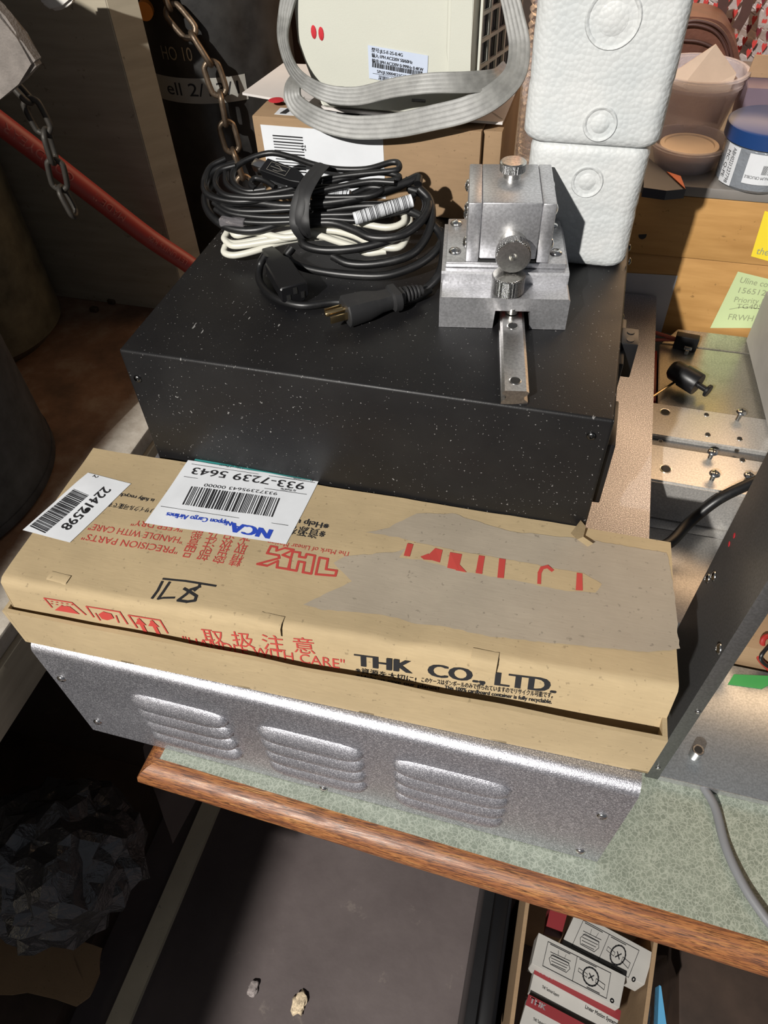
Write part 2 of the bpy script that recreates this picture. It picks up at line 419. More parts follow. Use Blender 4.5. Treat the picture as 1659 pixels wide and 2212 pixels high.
# ================================================================== DESK
ang = radians(-1.64); dX = V((cos(ang), sin(ang), 0)); dY = V((-sin(ang), cos(ang), 0)); D0 = V((.0055, -.2105, -.175))
t = thing('desk', 'desk with pale green speckled laminate top and rounded oak edge', 'desk')
def dp(x, y, z=0): return D0 + dX * x + dY * y + Z * z
TW = .0215
b = BM(); prism(b, [dp(.018, TW, -.03), dp(1.4, TW, -.03), dp(1.4, 1.15, -.03), dp(.018, 1.15, -.03)], Z * .03)
obj('desktop', b, M_lam, t)
b = BM(); prof = [(0, 0), (.004, .0), (.010, -.0015), (.0165, -.006), (.0205, -.013), (.0215, -.020), (.019, -.028), (.013, -.034), (.006, -.0365), (0, -.037)]
def trimbar(bm, P0, P1, out, miter):
    r0 = [bm.verts.new(P0 + out * a + Z * h + miter * a) for a, h in prof]; r1 = [bm.verts.new(P1 + out * a + Z * h) for a, h in prof]
    for i in range(len(prof)):
        j = (i + 1) % len(prof); bm.faces.new((r0[i], r1[i], r1[j], r0[j]))
    bm.faces.new(r0); bm.faces.new(r1[::-1])
trimbar(b, dp(.018, TW), dp(1.4, TW), -dY * 1.06, -dX * .9); obj('front_edge_trim', b, M_oak, t, 40)
b = BM(); trimbar(b, dp(.018, TW), dp(.018, 1.15), -dX * .95, -dY * 1.0); o = obj('side_edge_trim', b, M_oak, t, 40)
b = BM(); box(b, (.03, .21, FZ), (.05, .85, -.213)); box(b, (.05, .2, FZ), (1.3, .22, -.213)); obj('side_panel', b, mottled('brown_laminate', (.07, .045, .038), .3, 0, 8, .3), t)

# ================================================================== SILVER LOUVRED BOX
sx0, sx1, sy, hs = -.0604, .4695, -.1784, -.1747
t = thing('metal_enclosure', 'silver hammered metal enclosure with three groups of louvres under the long carton', 'enclosure')
b = BM(); R = .011; pts = [(sy, hs)]
prof2 = [(sy, hs + .001)] + [(sy + R - R * cos(a), -R + R * sin(a)) for a in [pi / 2 * k / 8 for k in range(9)]] + [(.5145, 0), (.5145, hs + .001)]
prism(b, [(sx0, y, z) for y, z in prof2], X * (sx1 - sx0))
es = [e for e in b.edges if abs(e.verts[0].co.x - e.verts[1].co.x) < 1e-6 and min(e.verts[0].co.z, e.verts[1].co.z) > -.05]
obj('shell', b, M_silver, t, 35)
def louver(x0, x1, zc, h):
    bm = BM(); nu, nv = 26, 10; g = []
    for i in range(nu + 1):
        u = -1 + 2 * i / nu; row = []
        tp = max(0, 1 - abs(u) ** 7) ** .5; tp2 = max(0, 1 - abs(u) ** 5) ** .6
        for j in range(nv + 1):
            v = j / nv; pr = .0075 * tp * (sin(min(1, v * 1.12) * pi * .56) ** .8 if v < .93 else .93 - (v - .93) * 7) 
            row.append(bm.verts.new((.5 * (x0 + x1) + u * (x1 - x0) / 2 , sy + .0006 - max(0, pr), zc + h * tp2 * (.5 - v) - h * .0)))
        g.append(row)
    for i in range(nu):
        for j in range(nv):
            try: bm.faces.new((g[i][j], g[i + 1][j], g[i + 1][j + 1], g[i][j + 1]))
            except ValueError: pass
    bmesh.ops.remove_doubles(bm, verts=bm.verts, dist=1e-5)
    return bm
for x0, x1 in ((.022, .123), (.1485, .2505), (.274, .3795)):
    for k in range(4): obj('louver', louver(x0, x1, -.058 - .0245 * k, .0225), M_silver, t, 50)
def dome_screw(parent, p, d, r, name='screw', mt=None, hole=True, stud=None):
    d = V(d).normalized(); b = BM(); x, y, z = frame(d)
    pr = [(r, 0)] + [(r * cos(a), r * .55 * sin(a)) for a in [pi / 2 * k / 6 for k in range(0, 5)]]
    pr += [(r * .36, r * .53), (r * .32, r * .25), (0, r * .2)] if hole else [(0, r * .55)]
    lathe(b, pr, V(p) + d * .0003, d, 20)
    if stud: cyl(b, V(p) - d * stud, V(p), r * .5, 12)
    return obj(name, b, mt or M_screw, parent, 40)
for p in ((-.049, -.0556), (-.044, -.1452), (.4523, -.0613), (.451, -.1564), (.2014, -.169)):
    dome_screw(t, (p[0], sy, p[1]), (0, -1, 0), .0045)

# ================================================================== BLACK ENCLOSURE
t = thing('black_enclosure', 'black powder coated electronics enclosure carrying the cable coil and slide block', 'enclosure')
b = BM(); box(b, (0, .0022, .0003), (.4, .40, .2), .0025, None, 3); obj('cover', b, M_bb, t, 35)
for p in ((.0092, .1717), (.3866, .1829)):
    dome_screw(t, (p[0], .0022, p[1]), (0, -1, 0), .0036, mt=M_steeld)
b = BM(); box(b, (.4002, .015, .10), (.407, .07, .165), .001); box(b, (.4002, .085, .150), (.4045, .15, .19), .001); obj('rear_bracket', b, M_plastic, t)
b = BM(); box(b, (.4002, .105, .163), (.414, .128, .196), .0008)
for k in range(2): cyl(b, (.4075 , .111 + .011 * k, .196), (.4075, .111 + .011 * k, .1966), .0032, 12)
obj('terminal_block', b, M_plastic, t)
for p in ((.17, .155), (.186, .222), (.178, .262)): dome_screw(t, (.4, p[1], p[0] + .018), (1, 0, 0), .0035, mt=M_steeld)

# ================================================================== LONG CARTON
def quad(a, b_, c, d): return [V(a), V(b_), V(c), V(d)]
HT = .0815
BL, BR = V((-.0645, -.0045, 0)), V((.4690, .0025, 0))
FLb, FRb = V((-.0640, -.1755, 0)), V((.4735, -.1620, 0))
FLt, FRt = V((-.0570, -.1655, 0)), V((.4750, -.1335, 0))
rL, rR = .049, .058
t = thing('shipping_carton', 'long crushed kraft carton with torn top lying across the silver enclosure', 'carton')
def wob(b, amp, sc, zmin=None):
    for v in b.verts:
        n_ = noise.noise_vector(v.co * sc); v.co += n_ * amp
def grid(bm, P, nu, nv, f=None):                           # bilinear grid between 4 corners P00,P10,P11,P01
    g = []
    for i in range(nu + 1):
        u = i / nu; row = []
        for j in range(nv + 1):
            v = j / nv; p = P[0] * (1 - u) * (1 - v) + P[1] * u * (1 - v) + P[2] * u * v + P[3] * (1 - u) * v
            if f: p = f(p, u, v)
            row.append(bm.verts.new(p))
        g.append(row)
    for i in range(nu):
        for j in range(nv): bm.faces.new((g[i][j], g[i + 1][j], g[i + 1][j + 1], g[i][j + 1]))
    return g
# tray
b = BM()
def wall(bm, a, c, h0, h1, inn, th=.0035, wv=0):
    n_ = 40; g = []
    a, c = V(a), V(c)
    for i in range(n_ + 1):
        u = i / n_; p = a.lerp(c, u); h = h0 + (h1 - h0) * u + wv * noise.noise(V((u * 9, 3, 1)))
        q = V(inn) * (th + wv * .4 * noise.noise(V((u * 7, 8, 2))))
        out = -V(inn) * (.0025 * noise.noise(V((u * 5, 2, 7))) if wv else 0)
        g.append([bm.verts.new(p), bm.verts.new(p + out + Z * h * .5), bm.verts.new(p + Z * h), bm.verts.new(p + Z * h + q), bm.verts.new(p + q)])
    for i in range(n_):
        for j in range(5): bm.faces.new((g[i][j], g[i + 1][j], g[i + 1][(j + 1) % 5], g[i][(j + 1) % 5]))
    bm.faces.new(g[0]); bm.faces.new(g[-1][::-1])
Zs = Z * .0004
wall(b, FLb + Zs, FRb + Zs, rL, rR, Y, wv=.0022); wall(b, BL + Zs, BR + Zs, .05, .055, -Y)
wall(b, FLb + Zs, BL + Zs, rL, .05, X); wall(b, FRb + Zs, BR + Zs, rR, .055, -X)
b.verts.ensure_lookup_table()
prism(b, [FLb + Zs, FRb + Zs, BR + Zs, BL + Zs], Z * .003); obj('tray', b, M_card, t, 40)
def topz(x, y):
    z = HT
    z += .0016 * noise.noise(V((x * 9, y * 14, 0))) + .0007 * noise.noise(V((x * 40, y * 30, 5)))
    z -= .0035 * math.exp(-((x - .30 - (y + .06) * .3) / .012) ** 2) * max(0, min(1, (-y - .02) * 12)) 
    return z
b = BM()
def ftop(p, u, v): return V((p.x, p.y, topz(p.x, p.y) - .003 * max(0, 1 - v * 30) ** 2))
Pt = [FLt, FRt, BR, BL]
g = grid(b, Pt, 120, 44, ftop)
def flap(bm, top, P0, P1, z0, z1, rows=6, bul=.001):
    n_ = len(top) - 1; prev = top
    for k in range(1, rows + 1):
        s = k / rows; cur = []
        for i, v in enumerate(top):
            u = i / n_; e = P0.lerp(P1, u) + Z * (z0 + (z1 - z0) * u)
            q = v.co.lerp(e, s); q += (e - v.co).cross(P1 - P0).normalized() * bul * (noise.noise(V((u * 11, s * 2, 4))) + sin(pi * s) * .6)
            cur.append(bm.verts.new(q))
        for i in range(n_): bm.faces.new((prev[i], prev[i + 1], cur[i + 1], cur[i]))
        prev = cur
lo = V((0, .0065, 0))
flap(b, [r[0] for r in g], FLb + lo + X * .002, FRb + lo - X * .003, .030, .036, 6, 0)
flap(b, [r[-1] for r in g], BL - Y * .003, BR - Y * .003, .03, .03, 3, 0)
flap(b, g[0], FLb + Y * .006 + X * .004, BL + X * .004, .03, .03, 3, 0)
flap(b, g[-1], FRb + Y * .006 - X * .004, BR - X * .004, .03, .03, 3, 0)
lid = obj('lid', b, M_card, t, 50)
# torn area: surface patches on the lid
def patch(name, pxs, mt, off, parent, jag=.0012, seed=1):
    P = [at(x, y, 'z', HT) for x, y in pxs]; out = []
    for i in range(len(P)):
        a, c = P[i], P[(i + 1) % len(P)]; n_ = max(1, int((c - a).length / .0035))
        for k in range(n_):
            q = a.lerp(c, k / n_); s = noise.noise_vector(q * 160 + V((seed, 0, 0)))
            out.append(V((q.x + s.x * jag, q.y + s.y * jag, 0)))
    bm = BM(); f = bm.faces.new([bm.verts.new(p) for p in out])
    # subdivide by cutting along a grid so that the patch follows the lid
    for k in range(1, 60):
        x = -.07 + .55 * k / 60
        bmesh.ops.bisect_plane(bm, geom=bm.verts[:] + bm.edges[:] + bm.faces[:], plane_co=(x, 0, 0), plane_no=(1, 0, 0))
    for k in range(1, 24):
        bmesh.ops.bisect_plane(bm, geom=bm.verts[:] + bm.edges[:] + bm.faces[:], plane_co=(0, -.18 + .19 * k / 24, 0), plane_no=(0, 1, 0))
    for v in bm.verts: v.co.z = topz(v.co.x, v.co.y) + off
    return finish(bm, name, mt, parent, 50)
patch('torn_area', [(655, 1305), (760, 1255), (720, 1215), (745, 1200), (850, 1195), (880, 1185), (900, 1172), (850, 1160), (790, 1150), (840, 1140), (900, 1110), (985, 1110), (1010, 1120), (1100, 1150), (1240, 1165), (1300, 1172), (1440, 1195), (1452, 1250), (1462, 1330), (1468, 1400), (1400, 1410), (1250, 1395), (1060, 1375), (960, 1355), (850, 1332), (760, 1322), (700, 1318)], M_torn, .0004, t)
isl = patch('kraft_strip', [(878, 1185), (893, 1173), (960, 1185), (1040, 1200), (1100, 1210), (1190, 1228), (1258, 1240), (1300, 1262), (1285, 1283), (1200, 1274), (1110, 1255), (1040, 1242), (1000, 1236), (960, 1222), (900, 1210), (862, 1206)], M_card, .0006, t, .001, 4)
def settle(bm, o, mark=0):
    for v in list(bm.verts)[mark:]: v.co.z = topz(v.co.x, v.co.y) + o
def onlid(x, y, o=.0010): p = at(x, y, 'z', HT); p.z = topz(p.x, p.y) + o; return p
b = BM()
for q in ([(880, 1176), (893, 1178), (885, 1205), (872, 1203)], [(940, 1186), (956, 1190), (950, 1216), (918, 1208)], [(908, 1205), (925, 1198), (932, 1212), (915, 1211)], [(972, 1194), (998, 1198), (990, 1232), (966, 1226)], [(988, 1215), (1008, 1238), (985, 1232), (980, 1222)], [(1034, 1202), (1047, 1204), (1041, 1242), (1027, 1240)], [(1078, 1208), (1092, 1210), (1088, 1250), (1074, 1249)], [(1161, 1238), (1169, 1238), (1168, 1264), (1160, 1263)], [(1245, 1240), (1257, 1242), (1258, 1278), (1243, 1277)]):
    b.faces.new([b.verts.new(onlid(*p)) for p in q])
line(b, [onlid(*p) for p in ((1165, 1240), (1170, 1230), (1182, 1227), (1192, 1235))], .003, Z, 0)
settle(b, .0010)
obj('red_print_fragments', b, M_red, t, None)
b = BM()                                                    # curled scrap of torn paper
pc = [onlid(*p, .001) for p in ((1232, 1155), (1250, 1140), (1262, 1150), (1258, 1168), (1279, 1184), (1268, 1186), (1245, 1172))]
for k, p in enumerate(pc): p.z += (0, .008, .006, .003, .004, .001, .002)[k]
b.faces.new([b.verts.new(p) for p in pc]); bmesh.ops.solidify(b, geom=b.faces[:], thickness=.0005)
obj('paper_scrap', b, M_card, t)
for k, (x, y, wd) in enumerate(((118, 1262, 42), (580, 1352, 50), (1045, 1432, 58))):      # creased tape tabs over the front edge
    pa, pb = at(x - wd / 2, y - 8, 'z', HT + .001), at(x + wd / 2, y + 3, 'z', HT + .001)
    b = BM(); n0 = V((0, -1, 0))
    rows = []
    for s, (oy, oz) in enumerate(((.010, .0005), (.003, .0009), (-.0006, -.0014), (-.0020, -.010))):
        rows.append([b.verts.new(V((p.x, p.y + oy, topz(p.x, p.y) + oz + .0007 * noise.noise(V((p.x * 300, s * 3, 1)))))) for p in [pa.lerp(pb, i / 6) for i in range(7)]])
    for a_, c_ in zip(rows, rows[1:]):
        for i in range(6): b.faces.new((a_[i], a_[i + 1], c_[i + 1], c_[i]))
    obj('tape_tab', b, M_card, t, 60)
# print on the top (upside down from the camera)
bk = BM(); rd = BM(); bb = BM()
def toptext(bm, s, x0, y0, x1, y1, h, bold=0, w=None, off=.0022):
    a = at(x0, y0, 'z', HT); c = at(x1, y1, 'z', HT); a.z = c.z = HT
    d = (c - a); text(bm, s, a, d, Z.cross(d), h, w or d.length, bold, off)
toptext(rd, '"PRECISION PARTS"', 388, 1184, 183, 1153, .0068)
toptext(rd, '"HANDLE WITH CARE"', 398, 1162, 197, 1132, .0068)
toptext(rd, '"KEEP DRY"', 398, 1138, 288, 1124, .0062)
toptext(rd, '精 密 部 品', 528, 1204, 402, 1182, .0095)
toptext(rd, '取 扱 注 意', 537, 1178, 412, 1160, .0095)
toptext(rd, '水 泊 乃 能', 545, 1156, 420, 1140, .0085)
toptext(rd, 'The Mark of Linear Motion', 758, 1193, 580, 1166, .0048)
toptext(bk, '※資源を大切に', 705, 1146, 560, 1124, .0085, .00015)
toptext(bk, '※Help us save', 712, 1131, 590, 1112, .0062, .0003)
toptext(bk, 'is fully recyclable.', 334, 1078, 240, 1062, .0042, .0002)
toptext(bk, 'リサイクル可能です。', 335, 1100, 232, 1085, .0046, .0001)
# outlined logo letters
def logo(px):
    line(rd, [at(x, y, 'z', HT) + Z * .0012 for x, y in px], .0021, Z, .001, True)
logo([(585, 1180), (577, 1196), (602, 1200), (603, 1206), (556, 1220), (577, 1223), (600, 1212), (598, 1226), (624, 1230), (628, 1206), (610, 1199), (634, 1188), (615, 1184), (597, 1190), (598, 1182)])
logo([(632, 1192), (622, 1230), (640, 1233), (645, 1213), (658, 1215), (654, 1236), (672, 1239), (680, 1200), (662, 1197), (659, 1205), (646, 1203), (648, 1194)])
logo([(690, 1204), (682, 1240), (724, 1243), (727, 1232), (704, 1229), (708, 1207)])
# hand lettering in marker pen
mk = BM()
def pen(px, wd=.0022, bm=mk): line(bm, [at(x, y, 'z', HT) + Z * .0012 for x, y in px], wd, Z, .001)
pen([(352, 1250), (400, 1256), (466, 1267)], .0018)
pen([(350, 1256), (340, 1275), (328, 1291)]); pen([(366, 1258), (352, 1278), (341, 1293)])
pen([(341, 1293), (352, 1291), (376, 1291)], .0018)
pen([(420, 1276), (430, 1268), (432, 1262)]); pen([(432, 1268), (412, 1274), (402, 1284), (384, 1297), (404, 1300), (421, 1298), (424, 1288), (412, 1280), (398, 1272)], .0024)
settle(mk, .0004); settle(rd, .0003); settle(bk, .0003)
obj('marker_writing', mk, M_ink, t, None)
# front face print
nF = V((0, -1, 0))
Fa = (FLt + Z * (HT - .003)); Fb = FRt + Z * (HT - .003); Fc = FLb + lo + Z * .033
fN = ((Fb - Fa).cross(Fc - Fa)).normalized(); fN = fN if fN.y < 0 else -fN
FA, FB = FLb + lo + X * .002, FRb + lo - X * .003
def flap_y(x, z):
    u = max(0, min(1, (x - FLt.x) / (FRt.x - FLt.x))); yt = FLt.y + (FRt.y - FLt.y) * u - .0; yb_ = FA.y + (FB.y - FA.y) * u; zb = .030 + .006 * u
    h_ = HT - .003; return yt + (yb_ - yt) * (h_ - z) / (h_ - zb)
def fp(x, y):
    yy = -.16
    for _ in range(8): p = at(x, y, 'y', yy); yy = flap_y(p.x, p.z)
    return at(x, y, 'y', yy - .0003)
def stick(bm, mark):
    for v in list(bm.verts)[mark:]: v.co.y = flap_y(v.co.x, v.co.z) - .0005
fR = (Fb - Fa).normalized(); fU = fN.cross(fR); fU = fU if fU.z > 0 else -fU
def ftext(bm, s, x0, y0, x1, y1, h, bold=0, off=.0008):
    a, c = fp(x0, y0), fp(x1, y1); d = c - a; u = (d.normalized().cross(fN)); u = u if u.z > 0 else -u
    text(bm, s, a, d, u, h, d.length, bold, off)
mr_, mb_ = len(rd.verts), len(bk.verts)
ftext(rd, '取 扱 注 意', 442, 1386, 681, 1412, .0125)
ftext(rd, '"HANDLE WITH CARE"', 398, 1392, 745, 1446, .0095)
ftext(bk, 'THK  CO., LTD.', 768, 1438, 1197, 1508, .0115, .0011)
ftext(bk, '※資源を大切に!', 768, 1452, 898, 1475, .0042, .0001)
ftext(bk, '※Help us save our planet!', 769, 1463, 948, 1493, .0034, .0002)
ftext(bk, 'このケースはダンボールのみで作られていますのでリサイクル可能です。', 910, 1474, 1192, 1518, .0036, .0001)
ftext(bk, 'This 100% cardboard container is fully recyclable.', 960, 1490, 1190, 1530, .0033, .0002)
def fl(px, wd=.0014, cl=False): line(rd, [fp(x, y) for x, y in px], wd, fN, .0009, cl)
fl([(95, 1292), (155, 1302), (185, 1328)]); fl([(95, 1292), (112, 1312)])
fl([(186, 1310), (258, 1322), (275, 1348)]); fl([(186, 1310), (202, 1333)])
fl([(277, 1329), (345, 1340), (362, 1368)]); fl([(277, 1329), (296, 1356)])
for x, y in ((300, 1338), (328, 1342)):
    fl([(x, y + 1), (x + 14, y + 27)], .0035); rd.faces.new([rd.verts.new(fp(*p) + fN * .0012) for p in ((x - 8, y + 10), (x - 1, y - 3), (x + 16, y + 13))])
rd.faces.new([rd.verts.new(fp(*p) + fN * .0010) for p in ((118, 1318), (130, 1309), (150, 1310), (172, 1327))])
for k in range(9): 
    x, y = 110 + (k % 5) * 11, 1299 + (k % 5) * 1.8 + (k // 5) * 5; fl([(x, y), (x + 3, y + .5)], .001)
rd.faces.new([rd.verts.new(fp(*p) + fN * .0010) for p in ((212, 1327), (222, 1321), (240, 1326), (246, 1336), (232, 1340), (220, 1337))])
fl([(206, 1325), (216, 1340)], .0012); fl([(250, 1330), (256, 1345)], .0012)
stick(rd, mr_); stick(bk, mb_)
obj('red_printing', rd, M_red, t, None); obj('black_printing', bk, M_ink, t, None)
# shipping labels
def toplabel(name, px, off=.0006):
    c = [at(x, y, 'z', HT) for x, y in px]; bm = BM()
    P = [V((p.x, p.y, 0)) for p in c]
    grid(bm, P, 40, 30, lambda p, u, v: V((p.x, p.y, topz(p.x, p.y) + off - (.0006 if False else 0))))
    return finish(bm, name, M_label, t, 50)
l1 = toplabel('air_waybill_label', [(407, 996), (313, 1131), (618, 1176), (688, 1040)])
l1['label'] = 'large white airline waybill label'
b = BM(); bl = BM(); tl = BM()
def lt(bm, s, x0, y0, x1, y1, h, bold=0): toptext(bm, s, x0, y0, x1, y1, h, bold, off=.0028)
lt(b, '933-7239 5643', 660, 1044, 420, 1012, .0085, .0002)
lt(b, '93372395643 00000', 600, 1064, 443, 1047, .0036)
lt(b, 'Air Waybill No', 640, 1058, 607, 1054, .0028); lt(b, 'Destination', 677, 1036, 635, 1031, .0028); lt(b, 'Total No. of Pieces', 543, 1013, 475, 1005, .0028)
a_, c_ = at(605, 1077, 'z', HT), at(411, 1052, 'z', HT); a_.z = c_.z = HT; d = c_ - a_
bars(b, a_, d, Z.cross(d), d.length, .0225, 44, .0028, 5)
for q in (((348, 1095), (622, 1135)), ((398, 1031), (662, 1068)), ((415, 1005), (680, 1043))):
    line(b, [at(*q[0], 'z', HT), at(*q[1], 'z', HT)], .0005, Z, .0028)
lt(bl, 'NCA', 588, 1145, 503, 1130, .0105, .0012); lt(bl, 'Nippon Cargo Airlines', 502, 1128, 362, 1108, .0052, .0003)
line(tl, [at(423, 996, 'z', HT), at(672, 1036, 'z', HT)], .0022, Z, .0027)
for q_ in (b, bl, tl): settle(q_, .0009)
obj('black_printing', b, M_ink, l1, None); obj('blue_logo_printing', bl, M_blue_ink, l1, None); obj('teal_stripe', tl, mat('teal_ink', (.03, .25, .24), .6), l1, None)
l2 = toplabel('number_label', [(190, 1021), (50, 1147), (152, 1174), (283, 1045)])
l2['label'] = 'narrow white label with a long number'
b = BM(); a_, c_ = at(224, 1052, 'z', HT), at(131, 1140, 'z', HT); a_.z = c_.z = HT; d = c_ - a_; nn = Z.cross(d).normalized()
text(b, '22412598', a_, d, nn, .0098, d.length * 1.0, .0003, .0026)
a_, c_ = at(195, 1064, 'z', HT), at(126, 1124, 'z', HT); d = c_ - a_; d.z = 0; a_.z = HT
bars(b, at(160, 1058, 'z', HT) + Z * 0, d, nn, .050, .0185, 46, .0026, 8)
a_ = at(205, 1026, 'z', HT); text(b, '2', a_, d, nn, .0052, None, 0, .0026)
lathe(b, [(0, 0), (.0026, 0), (.0026, .0002), (0, .0002)], at(187, 1098, 'z', HT + .0027), Z, 14)
settle(b, .0009)
obj('black_printing', b, M_ink, l2, None)

# ================================================================== SLIDE BLOCK ON RAIL
ya = radians(9.8); sX = V((cos(ya), sin(ya), 0)); sY = V((-sin(ya), cos(ya), 0)); S0 = V((.2521, .0898, .2003))
MS = Matrix((sX, sY, Z)).transposed().to_4x4(); MS.translation = S0
W = .104; cx_ = .0625
def sp(x, y, z): return MS @ V((x, y, z))
t = thing('rail', 'short steel profile rail with countersunk holes poking out under the slide block', 'rail')
b = BM(); hw, hh = .0098, .0125
pr = [(-hw, 0), (hw, 0), (hw, .0025), (hw * .72, .0045), (hw * .66, .0068), (hw * .95, .0095), (hw, .0112), (hw * .8, hh), (-hw * .8, hh), (-hw, .0112), (-hw * .95, .0095), (-hw * .66, .0068), (-hw * .72, .0045), (-hw, .0025)]
y0 = -.097; xr = cx_ - .0125
prism(b, [sp(xr + .0095 + u, y0, v) for u, v in pr], sY * .195); obj('rail_body', b, M_rail, t, 20)
b = BM()
for yy in (-.085, -.015):
    b = BM(); cyl(b, sp(xr + .0095, yy, hh - .004), sp(xr + .0095, yy, hh + .0002), .0038, 24); hb_ = obj('bolt_hole', b, M_hole, t)
    b = BM(); lathe(b, [(.0046, 0), (.0046, .0002), (.0038, .0004), (.0038, 0)], sp(xr + .0095, yy, hh), Z, 28); obj('hole_rim', b, M_steel, hb_)
xr += .0095
t = thing('slide_block', 'bead blasted aluminium slide block with three knurled thumb screws on a rail', 'machine part')
b = BM(); sl = .015                                         # base with a slot for the rail
pf = [(0, 0), (xr - sl, 0), (xr - sl + .001, .0165), (xr + sl - .001, .0165), (xr + sl, 0), (W, 0), (W, .0265), (W - .0015, .028), (.0015, .028), (0, .0265)]
prism(b, [sp(x, 0, z) for x, z in pf], sY * .104)
obj('base', b, M_alu, t, 30)
b = BM(); 
pf = [(.022, .028), (.022, .036), (.0235, .0375), (.103, .0375), (.104, .036), (.104, .028)]
prism(b, [sp(-.0005 + .001, y, z) for y, z in pf], sX * (W - .001)); obj('step', b, M_alu, t, 30)
b = BM(); box(b, (.0035, .0290, .0377), (W - .003, .1038, .0425), .001, MS); obj('mounting_plate', b, M_alu, t, 30)
Bx0, Bx1 = .0195, .0865
for xa, xb in ((Bx0, Bx0 + .0105), (Bx1 - .0105, Bx1)):
    b = BM(); box(b, (xa, .0292, .0427), (xb, .1000, .0915), .0012, MS); obj('cheek_plate', b, M_alu, t, 30)
b = BM(); box(b, (Bx0 + .0107, .0294, .0455), (Bx1 - .0107, .0995, .0917), .0012, MS); obj('carriage', b, M_alu, t, 30)
b = BM(); box(b, (Bx0 + .0107, .0296, .0427), (Bx1 - .0107, .0995, .0448), 0, MS); obj('slot', b, M_hole, t)
def knob(c, d, r, h, neck, nr, hole=False):
    b = BM(); d = MS.to_3x3() @ V(d); c = sp(*c)
    cyl(b, c, c + d * (neck + .001), nr, 20)
    k = obj('knob_stem', b, M_steel, t)
    b = BM(); x, y, z = frame(d); n_ = 72; rr = []
    prf = [(0, neck), (r - .001, neck), (r, neck + .001), (r, neck + h - .001), (r - .001, neck + h)] + ([(.0032, neck + h), (.0016, neck + h - .003), (0, neck + h - .0035)] if hole else [(0, neck + h)])
    lathe(b, prf, c, d, n_)
    kk = obj('knurled_knob', b, M_steel, t, 30)
    kk.data.materials.append(M_knurl)
    for p in kk.data.polygons:
        cc = (p.center - c); rad = (cc - d * cc.dot(d)).length
        if rad > r * .96: p.material_index = 1
knob((cx_ - .009 + .0, .075, .0917), (0, 0, 1), .0105, .0080, .0045, .0072)
knob((cx_ - .0065, .0292, .0585), (0, -1, 0), .0137, .0095, .011, .0112, True)
knob((cx_ - .0085, .009, .028), (0, 0, 1), .0133, .0148, .0015, .009)
b = BM(); cyl(b, sp(xr, .004, .0132), sp(xr, .004, .018), .0045, 20)
for k in range(3): cyl(b, sp(xr, .004, .0134 + .0014 * k), sp(xr, .004, .0140 + .0014 * k), .0049, 20)
obj('clamp_screw', b, M_steel, t)
b = BM(); box(b, (xr - sl + .001, .003, .0145), (xr - .0055, .012, .0163), 0, MS); box(b, (xr + .0055, .003, .0145), (xr + sl - .001, .012, .0163), 0, MS); obj('red_seal', b, M_redpl, t)
for x, y in ((.0105, .046), (.0105, .094), (W - .0105, .046), (W - .0105, .094)): dome_screw(t, sp(x, y, .0425), Z, .0052)
for s, xx in ((-1, Bx0), (1, Bx1)):
    for y, z in ((.040, .054), (.045, .080), (.085, .080), (.085, .056)): dome_screw(t, sp(xx, y, z), sX * s, .0050)

# ================================================================== POLYSTYRENE BLOCKS
def foamblock(label, x0, x1, y0, y1, z0, z1, circles, seam):
    t = thing('foam_block', label, 'foam packing', 'polystyrene end caps')
    b = BM(); r = .014; pts = []
    for (cx, cy, a0) in ((x1 - r, y0 + r, -90), (x1 - r, y1 - r, 0), (x0 + r, y1 - r, 90), (x0 + r, y0 + r, 180)):
        for k in range(6): a = radians(a0 + k * 18); pts.append((cx + r * cos(a), cy + r * sin(a)))
    cx, cy = (x0 + x1) / 2, (y0 + y1) / 2; rings = []
    zz = [z0, z0 + .002, z0 + .006] + [z0 + .006 + (z1 - z0 - .012) * k / 24 for k in range(1, 24)] + [z1 - .006, z1 - .002, z1]
    for z in zz:
        e = min(z - z0, z1 - z); s = 1 - .10 * max(0, 1 - e / .006) ** 2 - (.012 if abs(z - seam) < .0025 else 0)
        ring = []
        for x, y in pts:
            p = V((cx + (x - cx) * s, cy + (y - cy) * s, z)); p += noise.noise_vector(p * 45) * .0007; ring.append(b.verts.new(p))
        rings.append(ring)
    for a, c in zip(rings, rings[1:]):
        for i in range(len(a)): b.faces.new((a[i], a[(i + 1) % len(a)], c[(i + 1) % len(a)], c[i]))
    b.faces.new(rings[0][::-1]); b.faces.new(rings[-1])
    obj('foam_body', b, M_foam, t, 60)
    for (xc, zc, r_) in circles:                            # moulded round ejector marks
        b = BM(); lathe(b, [(r_ - .0026, -.0004), (r_ - .0016, .0012), (r_, .0015), (r_ + .0012, -.0004)], (xc, y0, zc), (0, -1, 0), 36)
        lathe(b, [(0, .0006), (r_ * .5, .0008), (r_ * .62, -.0004)], (xc, y0, zc), (0, -1, 0), 24)
        obj('moulded_ring', b, M_foam, t, 60)
foamblock('lower white polystyrene block standing on the black enclosure', .300, .3965, .2115, .272, .2004, .304, [(.351, .276, .0125)], .25)
foamblock('upper white polystyrene block stacked on the other one', .293, .4015, .210, .275, .3045, .43, [(.353, .322, .0125), (.349, .392, .019)], .350)

